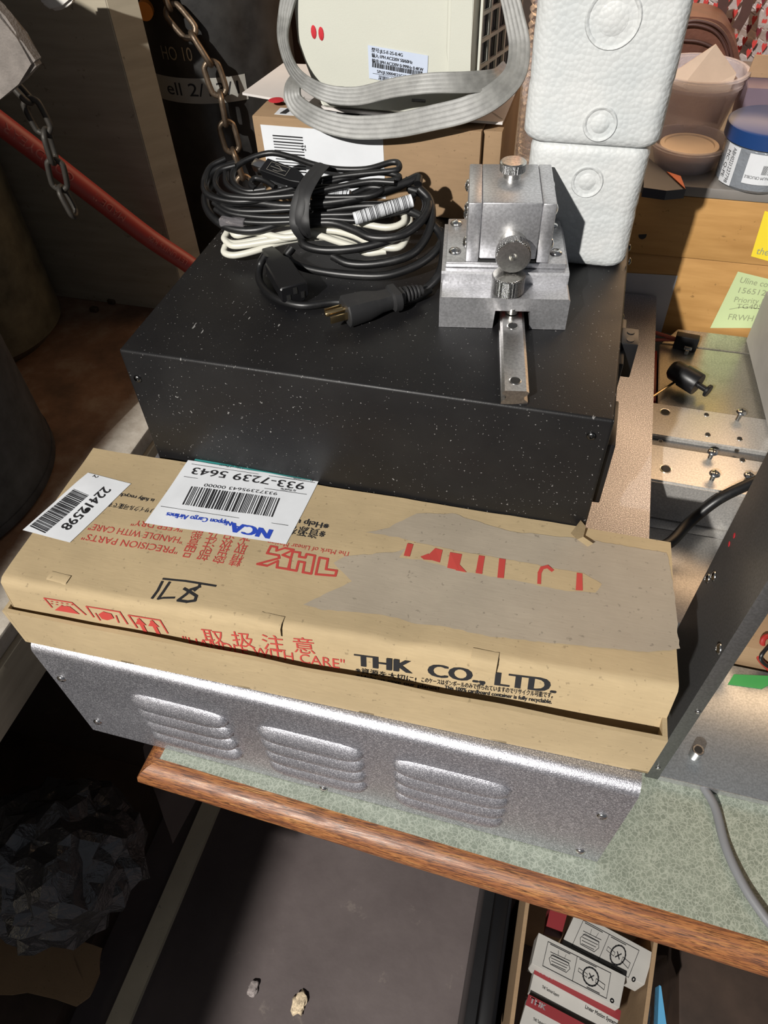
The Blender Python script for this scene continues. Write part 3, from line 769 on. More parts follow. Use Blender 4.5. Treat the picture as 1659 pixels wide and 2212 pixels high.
# ================================================================== BROWN CARTON, MANUAL, INVERTER
t = thing('small_carton', 'brown corrugated carton behind the cable coil, under the inverter', 'carton')
b = BM(); box(b, (.0235, .277, .2004), (.2500, .415, .285), .0012); obj('carton_body', b, M_card2, t)
b = BM(); box(b, (.2503, .285, .2006), (.268, .41, .283), .001); obj('carton_flap', b, M_card2, t)
b = BM(); quad_plate(b, [(.0325, .2768, .215), (.1570, .2768, .215), (.1560, .2768, .2768), (.0315, .2768, .2775)], .0003)
l = obj('shipping_label', b, M_label, t)
b = BM()
for k in range(13):
    z = .2685 - k * .0028; box(b, (.043, .2762, z - random.choice((.0005, .0009))), (.0745, .27645, z + .0003))
text(b, '52', (.0765, .2763, .256), (0, 0, 1), (-1, 0, 0), .0042)
obj('barcode', b, M_ink, l, None)
b = BM(); quad_plate(b, [(.045, .283, .2853), (.215, .283, .2853), (.215, .30, .2853), (.045, .30, .2853)], .0003)
l = obj('top_label', b, M_label, t)
b = BM(); quad_plate(b, [(.105, .284, .2858), (.128, .284, .2858), (.128, .299, .2858), (.105, .299, .2858)], .0003); quad_plate(b, [(.050, .285, .2858), (.056, .285, .2858), (.059, .298, .2858), (.053, .298, .2858)], .0003); obj('printed_square', b, M_ink, l, None)
t = thing('manual', 'white folded instruction sheet with red stains under the inverter', 'manual')
b = BM(); c = [V((-.003, .3195, .288)), V((.112, .290, .2885)), V((.267, .2875, .288)), V((.2685, .4175, .289)), V((.009, .4065, .2895))]
prism(b, c, Z * .0022); obj('pages', b, M_paper, t)
b = BM()
line(b, [at(x, y, 'z', .2903) for x, y in ((865, 245), (900, 240), (930, 228))], .0006, Z); line(b, [at(x, y, 'z', .2903) for x, y in ((1050, 235), (1085, 258))], .0006, Z)
for x, y in ((672, 212), (705, 225), (764, 218), (820, 207)):
    line(b, [at(x, y, 'z', .2903) + V((.0075 * cos(a * .524), .0045 * sin(a * .524), 0)) for a in range(12)], .0006, Z, closed=True)
obj('printed_lines', b, M_grey_ink, t, None)
b = BM(); lathe(b, [(0, .0006), (.006, .0005), (.008, 0)], at(597, 216, 'z', .2902), Z, 16); lathe(b, [(0, .0006), (.003, .0005), (.004, 0)], at(618, 190, 'z', .2902), Z, 12); obj('red_stain', b, M_red2, t)
t = thing('inverter', 'ivory plastic frequency inverter standing on the manual, rating label on its side', 'inverter')
b = BM()                                                    # body footprint lofted upward
zt = .47
F0 = [(.091, .292), (.2195, .288), (.2195, .279), (.2375, .279), (.262, .40), (.085, .41)]
F1 = [(.0735, .292), (.2150, .288), (.2155, .279), (.2360, .279), (.262, .41), (.068, .42)]
def ring(F, z): return [b.verts.new((x, y, z)) for x, y in F]
rs = [ring([(x + (.0 if k else .004), y + .002) for k, (x, y) in enumerate(F0)], .2915), ring(F0, .2935), ring([(F0[k][0] * .35 + F1[k][0] * .65, F0[k][1]) for k in range(6)], .325), ring(F1, .345), ring(F1, zt)]
for a, c in zip(rs, rs[1:]):
    for i in range(6): b.faces.new((a[i], a[(i + 1) % 6], c[(i + 1) % 6], c[i]))
b.faces.new(rs[0][::-1]); b.faces.new(rs[-1])
bmesh.ops.bevel(b, geom=[e for e in b.edges if abs(e.verts[0].co.z - e.verts[1].co.z) > .01], offset=.0022, segments=3, affect='EDGES')
obj('housing', b, M_vfd, t, 35)
sd = V((.0245, .121, 0)).normalized(); so = V((.2366, .280, 0)); sn = V((sd.y, -sd.x, 0))   # right side grille
g0 = BM(); b = BM()
def sq(y, z, o): return so + sd * y + sn * o + Z * z + V((-.001 * 0, 0, 0))
prism(g0, [sq(.014, .305, .0002), sq(.112, .296, .0022), sq(.112, .39, .0022), sq(.014, .40, .0002)], sn * .0004)
obj('grille_opening', g0, M_vfdd, t)
def gbar(a, c, wd, dp_=.0022):
    a, c = V(a), V(c); d = (c - a).normalized(); s = sn.cross(d) * wd / 2; prism(b, [a - s, c - s, c + s, a + s], sn * dp_)
for y in (.012, .032, .052, .072, .092, .113): gbar(sq(y, .290, .0015 + y * .01), sq(y, .41, .0015 + y * .01), .003)
for z in (.288, .308, .328, .348, .368, .388): gbar(sq(.012, z + .004, .0016), sq(.113, z - .001, .0028), .003)
obj('side_grille', b, M_vfd, t)
b = BM()
for y in [.016 + .0062 * k for k in range(16)]: gbar(sq(y, .296, .0007 + y * .015), sq(y, .39, .0007 + y * .015), .0014, .0005)
obj('heatsink_fin', b, M_alud, t)
b = BM(); fy = .2895
def vf(x, z): return V((x, .2920 - (x - .0735) / .1415 * .004 - .0004, z))
quad_plate(b, [vf(.1412, .3195), vf(.1957, .3150), vf(.1966, .3405), vf(.1412, .3460)], .0004); l = obj('rating_label', b, M_label_b, t)
b = BM(); Rv = (vf(.1966, .3405) - vf(.1412, .3460)).normalized(); Uv = V((0, 0, 1)); Uv = (Uv - Rv * Uv.dot(Rv)).normalized()
for k, (s, wv) in enumerate((('型号:JLS-E-2S-0.4G', .029), ('输入:1PH AC220V 50/60Hz', .038), ('输出:3PH AC220V 0-999Hz 0.4KW', .048))):
    text(b, s, vf(.1445, .3415 - .0043 * k), Rv, Uv, .0026, wv, .00008, .0008)
bars(b, vf(.1445, .3290), Rv, Uv, .0475, .0036, 50, .0008, 3)
text(b, 'S/N:JLS0004E21G19110099', vf(.149, .3247), Rv, Uv, .0024, .038, .00006, .0008)
line(b, [vf(.145, .3240), vf(.193, .3200)], .0003, V((0, -1, 0)), .0008)
text(b, '深圳巨力神电子科技', vf(.150, .3195), Rv, Uv, .0028, .032, .00006, .0008)
obj('label_printing', b, M_ink, l, None)
b = BM()
for x, z in ((.0905, .3535), (.0975, .3530)): lathe(b, [(0, .0005), (.0022, .0004), (.0026, 0)], vf(x, z), (0, -1, 0), 12)
for v in b.verts: v.co.z = .3533 + (v.co.z - .3533) * 2.1
obj('red_mark', b, M_red2, t)
b = BM()
for x, z in ((.110, .3105), (.188, .3035)): box(b, (x - .0065, .2878, z - .0012), (x + .0065, .2892, z + .0012), .0004)
obj('clip_slot', b, M_alud, t)

# grey ribbed cable looped round the inverter
t = thing('ribbon_cable', 'grey ribbed flat cable looped around the ivory inverter', 'cable')
def ribbon(px, wd, th=.0045, nrib=5):
    P = [at(x, y, ax, v) for x, y, ax, v in px]
    sec = []
    for k in range(nrib):
        c = (k - (nrib - 1) / 2) * wd / nrib
        for a in (150, 90, 30): sec.append((c + wd / nrib * .5 * cos(radians(a)), th / 2 * (.55 + .45 * sin(radians(a)))))
    sec = sec + [(u, -v) for u, v in sec[::-1]]
    return P, sec
P, sec = ribbon([(640, -60, 'y', .30), (618, 20, 'y', .285), (612, 90, 'y', .272), (640, 160, 'y', .262), (700, 200, 'y', .262), (770, 208, 'y', .262), (850, 190, 'y', .262), (930, 180, 'y', .262), (1010, 178, 'y', .268), (1070, 172, 'y', .285), (1100, 150, 'y', .31)], .017)
b = BM(); sweep(b, crom(P, 7), lambda u: [(x * (.9 - .35 * sin(pi * min(1, u * 2.2)) ** 2 + .35 * max(0, u - .55)), y) for x, y in sec], False, (0, -1, .45)); obj('upper_loop', b, M_ribbon, t, 50)
P, sec = ribbon([(648, 165, 'y', .285), (632, 190, 'y', .268), (640, 225, 'y', .262), (690, 258, 'y', .262), (760, 275, 'y', .262), (850, 272, 'y', .262), (930, 256, 'y', .262), (1010, 236, 'y', .264), (1070, 205, 'y', .272), (1112, 160, 'y', .286), (1122, 100, 'y', .30), (1112, 40, 'y', .31), (1095, -30, 'y', .32), (1080, -90, 'y', .33)], .017)
b = BM(); sweep(b, crom(P, 7), lambda u: [(x * (.8 + .45 * sin(pi * u)), y) for x, y in sec], False, (0, -1, .45)); obj('lower_loop', b, M_ribbon, t, 50)
# ================================================================== CABLE COIL ON THE BLACK ENCLOSURE
BN = V((0, -.42, 1)).normalized(); BP = V((.12, .135, .2055))            # the coil leans back against the carton
def cp(x, y, h=0): return atp(400 + .3617 * x, 300 + .3617 * y, BP + BN * h, BN)
def loops(bm, lst, r, closed=False, k=6):
    for h, P in lst:
        pts = [cp(p[0], p[1], p[2] if len(p) > 2 else h) for p in P]
        for p in pts: p.z = max(p.z, .2006 + r)
        tube(bm, pts, r, closed, k, 9)
def gp(x, y, z): return at(400 + .3617 * x, 300 + .3617 * y, 'z', z)
# white cable (bottom of the bundle)
t = thing('white_cable', 'thin white cable folded into the bottom of the black coil', 'cable')
b = BM(); r = .0031
loops(b, [(.003, [(250, 560), (235, 600), (300, 625), (450, 600), (650, 560), (850, 545), (1000, 575), (1100, 620), (1200, 650), (1290, 640), (1330, 560), (1340, 470), (1290, 450)]),
          (.000, [(240, 640), (235, 680), (300, 695), (430, 665), (560, 620), (700, 595), (860, 590), (1000, 630), (1080, 680), (1200, 670)]),
          (.006, [(270, 500), (300, 575), (420, 560), (600, 590), (760, 570), (900, 610), (1050, 660)]),
          (.010, [(330, 490), (450, 505), (700, 500), (1000, 500), (1200, 530), (1300, 500), (1310, 440)]),
          (.004, [(240, 610), (300, 640), (480, 615), (640, 590)])], r)
obj('cord', b, M_cord_w, t, 50)
b = BM(); box(b, tuple(cp(250, 505, .014) - V((.006, .004, .002))), tuple(cp(320, 490, .014) + V((.008, .004, .004))), .001); obj('cable_plug', b, M_pet, t)
# black power cord
t = thing('power_cord', 'thick black power cord with three pin plug and socket connector, coiled up', 'power cord')
b = BM(); r = .0039
loops(b, [(.008, [(1340, 940, .0), (1430, 900, .0), (1520, 800, .002), (1545, 660, .003), (1520, 560, .004), (1440, 480, .006)]),
          (.012, [(1440, 480), (1330, 430), (1150, 400), (900, 420), (640, 480), (430, 545), (260, 530), (150, 450), (120, 350), (170, 250)]),
          (.004, [(1400, 300, .018), (1460, 370, .014), (1470, 500, .008), (1420, 620, .004), (1330, 700, .003), (1150, 745, .002), (980, 745, .002), (880, 700, .003)]),
          (.001, [(1520, 540, .004), (1530, 620, .002), (1440, 720, .001), (1300, 790, .0), (1150, 820, .0), (900, 805, .0), (700, 765, .0), (610, 705, .001), (640, 650, .004)]),
          (.014, [(640, 520), (860, 500), (1000, 540), (1120, 590), (1280, 580), (1400, 500), (1455, 400), (1420, 330), (1340, 300)]),
          (.010, [(690, 590), (720, 640), (850, 665), (1050, 650), (1230, 600), (1380, 510), (1440, 400), (1400, 310), (1330, 290)]),
          (.022, [(1390, 270), (1390, 230), (1320, 260), (1180, 310), (1000, 360), (800, 385), (600, 400), (420, 380), (260, 380), (140, 330), (120, 260), (180, 190), (300, 150)])], r)
pts = [gp(480, 690, .222), gp(445, 760, .212), gp(450, 860, .2048), gp(540, 950, .2045), (gp(700, 995, .2045)), gp(900, 975, .2045), gp(1150, 985, .2045), gp(1350, 960, .2045), gp(1460, 900, .2045)]
tube(b, pts, r * .9, False, 6, 9)
obj('cord', b, M_cord, t, 50)
# socket connector
b = BM(); pa, pb = gp(520, 715, .2135), gp(655, 925, .2118); d = (pb - pa).normalized(); s = Z.cross(d).normalized(); u = d.cross(s)
Mc = Matrix((s, u, d)).transposed().to_4x4(); Mc.translation = pa
L = (pb - pa).length
def rsec(w, h, ch): return [(-w + ch, -h), (w - ch, -h), (w, -h + ch), (w, h - ch * .3), (w - ch * .3, h), (-w + ch * .3, h), (-w, h - ch * .3), (-w, -h + ch)]
def loft(bm, M, secs):
    rr = [[bm.verts.new(M @ V((x, y, z))) for x, y in s_] for z, s_ in secs]
    for a, c in zip(rr, rr[1:]):
        for i in range(len(a)): bm.faces.new((a[i], a[(i + 1) % len(a)], c[(i + 1) % len(a)], c[i]))
    bm.faces.new(rr[0][::-1]); bm.faces.new(rr[-1])
loft(b, Mc, [(-.012, rsec(.0055, .005, .003)), (0, rsec(.0075, .0065, .003)), (.012, rsec(.0085, .0075, .003)), (.018, rsec(.0115, .0082, .004)), (L, rsec(.0125, .0088, .005)), (L + .001, rsec(.0118, .008, .005))])
k = obj('socket_connector', b, M_plastic, t, 35)
b = BM()
for x, y in ((-.0065, -.002), (0, .0035), (.0065, -.002)): box(b, (x - .0014, y - .003, L + .0008), (x + .0014, y + .003, L + .0013), 0, Mc)
obj('socket_slot', b, M_hole, k)
b = BM()
for x, y in ((-.0065, -.002), (0, .0035), (.0065, -.002)): box(b, (x + .0015, y - .003, L + .0008), (x + .0022, y + .003, L + .0016), 0, Mc)
obj('contact', b, M_steel, k)
# plug
pa, pb = gp(1300, 935, .2125), gp(960, 1030, .2125); d = (pb - pa).normalized(); s = Z.cross(d).normalized(); u = d.cross(s)
Mp = Matrix((s, u, d)).transposed().to_4x4(); Mp.translation = pa; L = (pb - pa).length
b = BM()
def rs2(w, h): return [(w * cos(a) * (1 if abs(cos(a)) < .8 else 1), h * max(-.85, min(.85, 1.2 * sin(a)))) for a in [2 * pi * i / 16 for i in range(16)]]
loft(b, Mp, [(0, rs2(.007, .0065)), (.004, rs2(.0075, .0065)), (.005, rs2(.0125, .0095)), (.011, rs2(.0125, .0095)), (.0125, rs2(.0088, .0075)), (.022, rs2(.0095, .008)), (.034, rs2(.0125, .0105)), (L, rs2(.0135, .0115)), (L + .0012, rs2(.0125, .0105))])
k = obj('plug', b, M_band, t, 40)
b = BM()
for i in range(4): cyl(b, Mp @ V((0, 0, -.002 - .0035 * i)), Mp @ V((0, 0, -.0042 - .0035 * i)), .0072 - .0005 * i, 16, None, .0006)
cyl(b, Mp @ V((0, 0, 0)), Mp @ V((0, 0, -.018)), .0045, 12); obj('strain_relief', b, M_band, k, 40)
for x in (-.0068, .0068):
    b = BM(); box(b, (x - .0008, -.003, L + .001), (x + .0008, .0032, L + .0165), .0003, Mp); obj('prong', b, M_brass, k)
b = BM(); lathe(b, [(0, .018), (.0016, .0172), (.0024, .0155), (.0024, 0), (0, 0)][::-1], Mp @ V((0, .0005 + .002, L + .001)), Mp.to_3x3() @ V((0, 0, 1)), 14); obj('ground_pin', b, M_brass, k)
# usb cable
t = thing('usb_cable', 'thin black usb cable with silver square plug and barcode flags on the coil', 'cable')
b = BM(); r = .0027
loops(b, [(.030, [(300, 160), (210, 190), (180, 260), (230, 330), (340, 350), (480, 350), (700, 330), (900, 290), (1100, 255), (1250, 260)]),
          (.028, [(480, 300), (360, 310), (290, 260), (290, 190), (360, 130), (500, 85), (620, 105), (760, 150), (900, 180), (1080, 180), (1230, 140), (1275, 150), (1265, 185), (1150, 200), (1000, 215), (860, 235), (760, 260), (620, 300), (440, 330), (330, 320), (250, 270), (240, 190)]),
          (.026, [(240, 120), (150, 170), (110, 270), (150, 340), (300, 375), (480, 360), (660, 320), (820, 270), (1000, 225), (1150, 200), (1260, 215), (1268, 240), (1130, 262), (900, 285), (700, 290)]),
          (.020, [(200, 330), (230, 400), (330, 430), (500, 430), (700, 415), (900, 390), (1100, 345), (1280, 290), (1330, 240)]),
          (.018, [(170, 380), (260, 440), (420, 465), (600, 470), (800, 455), (1000, 450), (1150, 430), (1290, 390), (1370, 330)]),
          (.016, [(180, 420), (280, 480), (440, 500), (640, 495), (840, 478), (1000, 488), (1060, 480), (1200, 455), (1330, 420), (1360, 360)]),
          (.024, [(760, 345), (900, 350), (1100, 340), (1180, 300), (1100, 290), (1000, 330)]),
          (.030, [(420, 300), (390, 270), (420, 235), (480, 250), (540, 290)])], r)
obj('cord', b, M_cord, t, 50)
b = BM(); pa, pb = cp(700, 255, .037), cp(478, 175, .037); d = (pb - pa).normalized(); s = BN.cross(d).normalized(); u = d.cross(s)
Mu = Matrix((s, u, d)).transposed().to_4x4(); Mu.translation = pa; L = (pb - pa).length
loft(b, Mu, [(0, rsec(.004, .0035, .002)), (.008, rsec(.0068, .0048, .001)), (L, rsec(.0072, .005, .001))])
k = obj('usb_plug', b, M_plastic, t, 35)
b = BM(); box(b, (-.0042, -.0040, L + .0002), (.0042, .0040, L + .012), .0006, Mu); obj('plug_shell', b, M_foil, k)
b = BM(); q = [Mu @ V(p) for p in ((-.0045, .0053, L * .35), (-.0045, .0053, L * .85), (.0045, .0053, L * .85), (.0045, .0053, L * .35))]
line(b, q, .0004, u, .0003, True)
line(b, [Mu @ V(p) for p in ((0, .0053, L * .4), (0, .0053, L * .8))], .0005, u, .0003); line(b, [Mu @ V(p) for p in ((0, .0053, L * .45), (.0028, .0053, L * .58), (.0028, .0053, L * .7))], .0005, u, .0003); line(b, [Mu @ V(p) for p in ((0, .0053, L * .5), (-.0028, .0053, L * .62), (-.0028, .0053, L * .72))], .0005, u, .0003)
obj('embossed_symbol', b, M_grey_ink, k, None)
def flag(P, h, rr):
    bm = BM(); a, c = cp(*P[0], h), cp(*P[1], h); cyl(bm, a, c, rr, 20)
    f = obj('barcode_flag', bm, M_label, t); d = (c - a); bm = BM(); n_ = int(d.length / .0013); 
    for i in range(2, n_ - 1):
        a1 = a + d * (i / n_); lathe(bm, [(rr + .00015, 0), (rr + .00015, random.choice((.0003, .0006, .0008)))], a1, d, 20)
    obj('barcode', bm, M_ink, f, None)
flag(((1010, 478), (1355, 368)), .022, .0056); flag(((770, 330), (985, 338)), .021, .0045)
# rubber strap
t = thing('rubber_strap', 'flat dusty black rubber band wrapped around the middle of the cable coil', 'strap')
b = BM()
for P in ([(820, 150, .040), (740, 220, .043), (680, 320, .040), (650, 420, .034), (650, 520, .027), (690, 590, .014), (720, 600, .004)],
          [(840, 160, .040), (790, 220, .044), (730, 330, .044), (715, 430, .037), (720, 520, .029), (730, 585, .012)],
          [(800, 150, .038), (720, 250, .044), (700, 350, .043), (680, 470, .034), (700, 560, .020), (735, 590, .008)]):
    pts = crom([cp(*p) for p in P], 6); sweep(b, pts, [(.0009 * cos(a), .0040 * sin(a)) for a in [2 * pi * i / 10 for i in range(10)]], False, X)
obj('band', b, M_band, t, 50)

# ================================================================== LEFT BACKGROUND
def vcyl(bm, c, r, z0, z1, n=64, foot=.004):
    lathe(bm, [(0, z0), (r - foot, z0), (r, z0 + foot), (r, z1), (0, z1)], (c[0], c[1], 0), Z, n)
b = BM(); vcyl(b, (-.360, .004), .163, -.0497, .50); vcyl(b, (-.360, .004), .1645, -.0495, -.035)
t = thing('rubber_drum', 'rough black rubber sided drum at the far left on the stained slab', 'drum'); obj('drum_body', b, M_rubber, t, 40)
b = BM(); vcyl(b, (-.462, .290), .112, -.0497, .50, 64, .02); t = thing('olive_cylinder', 'dim olive weathered cylinder with a chain hanging over it', 'cylinder'); obj('cylinder_body', b, M_olive, t, 40)
t = thing('gas_cylinder', 'black gas cylinder with a strip of masking tape behind the beige board', 'gas cylinder')
GC = V((-.175, .62, 0)); GR = .105
b = BM(); lathe(b, [(0, -.049), (GR, -.045), (GR, .52), (GR * .9, .57), (GR * .5, .62), (GR * .3, .64), (0, .64)], GC, Z, 64); obj('cylinder_body', b, M_tank, t, 40)
def cylpt(a, z, o): return GC + V(((GR + o) * sin(a), -(GR + o) * cos(a), z))
tz = .205
b = BM(); n_ = 30
for i in range(n_):
    a0, a1 = -1.3 + 2.05 * i / n_, -1.3 + 2.05 * (i + 1) / n_
    b.faces.new([b.verts.new(cylpt(a, z, .0006)) for a, z in ((a0, tz), (a1, tz), (a1, tz + .030), (a0, tz + .030))])
bmesh.ops.remove_doubles(b, verts=b.verts, dist=1e-5); tp = obj('tape_strip', b, M_mask, t)
b = BM(); vs, fs = text_mesh('ell 2/13/1'); x0 = min(v.x for v in vs); x1 = max(v.x for v in vs)
nv = [b.verts.new(cylpt(-.30 + .95 * (v.x - x0) / (x1 - x0), tz + .009 + v.y * .022, .0011)) for v in vs]
for f in fs: b.faces.new([nv[i] for i in f])
obj('marker_writing', b, M_ink, tp, None)
b = BM(); vs, fs = text_mesh('HO 10'); x0 = min(v.x for v in vs)
nv = [b.verts.new(cylpt(-.25 + .15 * (v.x - x0), tz + .05 + v.y * .022, .0009)) for v in vs]
for f in fs: b.faces.new([nv[i] for i in f])
obj('stamped_letters', b, M_steel, t, None)
b = BM(); c = at(312, 25, 'y', .505); cyl(b, c, c + V((-.01, .03, 0)), .010, 20); obj('amber_cap', b, mat('amber_reflector', (.75, .25, .04), .3), t)
def link(bm, c, d, s, L=.034, wd=.021, r=.0034):
    d = V(d).normalized(); s = V(s); s = (s - d * s.dot(d)).normalized(); P = []
    for k in range(20):
        a = 2 * pi * k / 20; P.append(V(c) + s * (wd / 2 - r) * cos(a) + d * ((L / 2 - wd / 2) * (1 if sin(a) > .01 else -1 if sin(a) < -.01 else 0) + (wd / 2 - r) * sin(a)))
    tube(bm, P, r, True, 2, 8)
def chain(name, label, pts, L, wd, r, s0, mt=None):
    t = thing(name, label, 'chain'); d0 = crom(pts, 20); acc = 0; pos = [d0[0]]; step = L - 3.2 * r
    for a, c in zip(d0, d0[1:]):
        acc += (c - a).length
        if acc >= step: pos.append(c); acc = 0
    for i, (a, c) in enumerate(zip(pos, pos[1:])):
        bm = BM(); s = V(s0) if i % 2 else (c - a).cross(V(s0)); link(bm, (a + c) / 2, c - a, s, L, wd, r); obj('chain_link', bm, mt or M_chain, t, 60)
chain('hanging_chain', 'rusty steel chain hanging in front of the taped black gas cylinder', [at(x, y, 'y', .50) for x, y in ((335, -60), (362, 10), (415, 75), (455, 140), (478, 210), (492, 290), (520, 370), (540, 450))], .046, .027, .0037, (1, .5, 0))
chain('loose_chain', 'dark steel chain dangling over the olive cylinder and behind the red hose', [at(x, y, 'y', .165) for x, y in ((10, 160), (40, 200), (75, 230), (100, 290), (118, 350), (132, 410), (160, 460), (168, 490))], .034, .020, .0027, (1, .3, 0), mottled('dull_dark_steel', (.045, .040, .034), .55, .5, 60, .3))
b = BM(); P = [at(-60, 222, 'y', .30), at(60, 312, 'y', .27), at(200, 420, 'y', .235), at(320, 512, 'y', .205), at(412, 574, 'y', .18), at(470, 622, 'y', .16)]
P = [at(-60, 222, 'y', .26), at(60, 312, 'y', .29), at(200, 420, 'y', .33), at(320, 512, 'y', .365), at(412, 574, 'y', .385), at(470, 622, 'y', .39)]
tube(b, P, .0122, False, 8, 20); t = thing('red_hose', 'red rubber hose with moulded lettering running diagonally down to the black enclosure', 'hose'); obj('hose', b, M_hose, t, 60)
b = BM(); d0 = P[2] - P[1]
def hosetext(s, i0, u0, h, w_):
    vs, fs = text_mesh(s); x0 = min(v.x for v in vs); x1 = max(v.x for v in vs); pl = crom(P, 8); 
    a = P[i0].lerp(P[i0 + 1], u0); d = (P[i0 + 1] - P[i0]).normalized(); toC = (CAM - a).normalized(); nn = (toC - d * toC.dot(d)).normalized(); u = nn.cross(d)
    nv = []
    for v in vs:
        th = (v.y - .35) * h / .7 / .0122; q = a + (-d) * ((v.x - x0) / (x1 - x0) * w_) + (nn * cos(th) - u * sin(th)) * .0125
        nv.append(b.verts.new(q))
    for f in fs: b.faces.new([nv[i] for i in f])
hosetext('GOODYEAR', 1, .62, .0095, .088); hosetext('MADE IN USA', 2, .50, .0085, .080); hosetext('20  P-7-', 3, .10, .0070, .045); hosetext('LET UNITS RMA CE', 3, .85, .0070, .075)
obj('moulded_lettering', b, mat('faded_hose_print', (.42, .13, .11), .7), t, None)
for nm, mt_, lab, px, dy in (('welding_hose', M_hose_d, 'maroon hose slanting down behind the brown carton', ((400, -60), (462, 40), (515, 160), (562, 285), (600, 400)), .0), ('green_hose', M_hose_g, 'dark green hose running beside the maroon hose', ((365, -60), (425, 40), (482, 160), (528, 285), (570, 400)), .004)):
    b = BM(); tube(b, [at(x, y, 'y', .66 if dy == 0 else .665) for x, y in px], .0115, False, 6, 16); t = thing(nm, lab, 'hose'); obj('hose', b, mt_, t, 60)
b = BM(); P = [at(-40, -10, 'y', .12), at(0, 28, 'y', .12), at(36, 82, 'y', .12), at(78, 142, 'y', .12), at(40, 182, 'y', .12), at(0, 215, 'y', .12), at(-40, 240, 'y', .12)]
prism(b, P, Y * .014); bmesh.ops.bevel(b, geom=b.edges[:], offset=.003, segments=2, affect='EDGES'); tag(obj('felt_pad', b, M_felt), 'thick grey felt flap hanging at the upper left above the red hose', 'felt')
b = BM(); P = [at(x, y, 'y', .33) for x, y in ((70, -40), (85, 8), (110, 26), (135, 22), (155, 5), (170, -40))]
prism(b, P, Y * .012); bmesh.ops.bevel(b, geom=b.edges[:], offset=.003, segments=2, affect='EDGES'); tag(obj('white_rag', b, M_cloth), 'pale rag hanging at the top edge above the beige board', 'rag')
for k, (x, y) in enumerate(((205, 672), (243, 655))):
    b = BM(); c = at(x, y, 'z', -.0495); box(b, c - V((.006, .004, 0)), c + V((.006, .004, .007)), .0015); tag(obj('metal_clip', b, M_chain), ('small metal clip on the slab nearer the olive cylinder', 'small metal clip on the slab against the beige board')[k], 'clip')

# ================================================================== RIGHT BACKGROUND
WY = .52
b = BM(); box(b, (.10, WY, -.06), (.95, WY + .02, .0565), .002)
t = thing('wooden_cabinet', 'honey coloured fibreboard cabinet front with sticky notes behind the aluminium parts', 'cabinet')
obj('lower_board', b, M_honey, t); b = BM(); box(b, (.10, WY - .004, .0575), (.95, WY + .02, .1365), .002); obj('upper_board', b, M_honey, t)
b = BM(); box(b, (.10, WY - .006, .137), (.95, .99, .1495), .002); obj('top_shelf', b, mottled('grey_laminate', (.20, .185, .17), .45, 0, 20, .1), t)
b = BM(); cyl(b, at(1388, 508, 'y', WY - .004), at(1388, 508, 'y', WY - .0045), .005, 20); obj('dark_knot', b, M_hole, t)
def note(name, px, mt, label, lines, y=WY - .0045, grp=None, curl=.012):
    P = [at(x, yy, 'y', y) for x, yy in px]; bm = BM()
    grid(bm, P, 6, 8, lambda p, u, v: p - Y * (.0006 + curl * max(0, v - .55) ** 2))
    f = finish(bm, name, mt, None, 60); f['label'] = label; f['category'] = 'note'
    bm = BM()
    for s, x0, y0, x1, y1, h in lines:
        a, c = at(x0, y0, 'y', y - .0012), at(x1, y1, 'y', y - .0012); d = c - a; u = d.cross(Y); u = u if u.z > 0 else -u
        text(bm, s, a, d, u, h, d.length, 0, -.0004)
    for v in bm.verts: v.co.y = y - .0014 - curl * .0
    if len(lines) > 1: line(bm, [at(1576, 668, 'y', y - .0014), at(1600, 664, 'y', y - .0014), at(1659, 668, 'y', y - .0014)], .0009, -Y, 0)
    if lines:
        o = obj('handwriting', bm, M_pencil, f, None)
    return f
note('sticky_note', [(1594, 586), (1534, 708), (1640, 708), (1700, 612)], M_post, 'pale green sticky note with pencil writing on the fibreboard', [('Uline con', 1597, 610, 1665, 622, .008), ('1565125', 1594, 632, 1662, 640, .008), ('Priority Ex', 1585, 652, 1660, 658, .008), ('TG405N', 1590, 666, 1660, 668, .007), ('FRWH', 1572, 690, 1625, 694, .009)], WY - .0005, None, .002)
note('sticky_note', [(1652, 455), (1622, 553), (1690, 572), (1740, 480)], M_posty, 'bright yellow sticky note at the right edge of the picture', [('the', 1632, 548, 1658, 552, .009)], WY - .0045, None, .002)
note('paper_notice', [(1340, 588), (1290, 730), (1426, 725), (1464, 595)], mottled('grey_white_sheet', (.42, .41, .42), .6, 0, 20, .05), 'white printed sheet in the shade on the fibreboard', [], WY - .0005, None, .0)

# aluminium parts beside the silver box
bz = -.05
t = thing('drilled_block', 'pair of thick drilled aluminium plates beside the silver enclosure, screws standing in the holes', 'metal block')
def bl3(y0, y1): return [V((.4745, y0, bz)), V((.72, y0 - .004, bz)), V((.72, y1 - .004, bz)), V((.4745, y1, bz))]
def slab3(y0, y1, z0, bev=.0012):
    bm = BM(); hexa(bm, [V((.4760, y0, z0)), V((.72, y0 - .004, z0)), V((.72, y1 - .004, z0)), V((.4760, y1, z0)), V((.4760, y0, bz)), V((.72, y0 - .004, bz)), V((.72, y1 - .004, bz)), V((.4760, y1, bz))], bev); return bm
pA = at(1409, 1037, 'z', bz).y; pB = at(1411, 958, 'z', bz).y; pC = at(1411, 938, 'z', bz).y; pD = at(1418, 870, 'z', bz).y
obj('front_plate', slab3(pA, pB, -.112, .0022), M_alu2, t); obj('rear_plate', slab3(pC, pD, -.112), M_alu2, t); 
b = BM(); hexa(b, [V((.477, pB + .0003, -.11)), V((.72, pB - .004, -.11)), V((.72, pC - .0045, -.11)), V((.477, pC - .0003, -.11)), V((.477, pB + .0003, bz - .006)), V((.72, pB - .0037, bz - .006)), V((.72, pC - .0045, bz - .006)), V((.477, pC - .0003, bz - .006))]); obj('gap_spacer', b, M_alud, t)
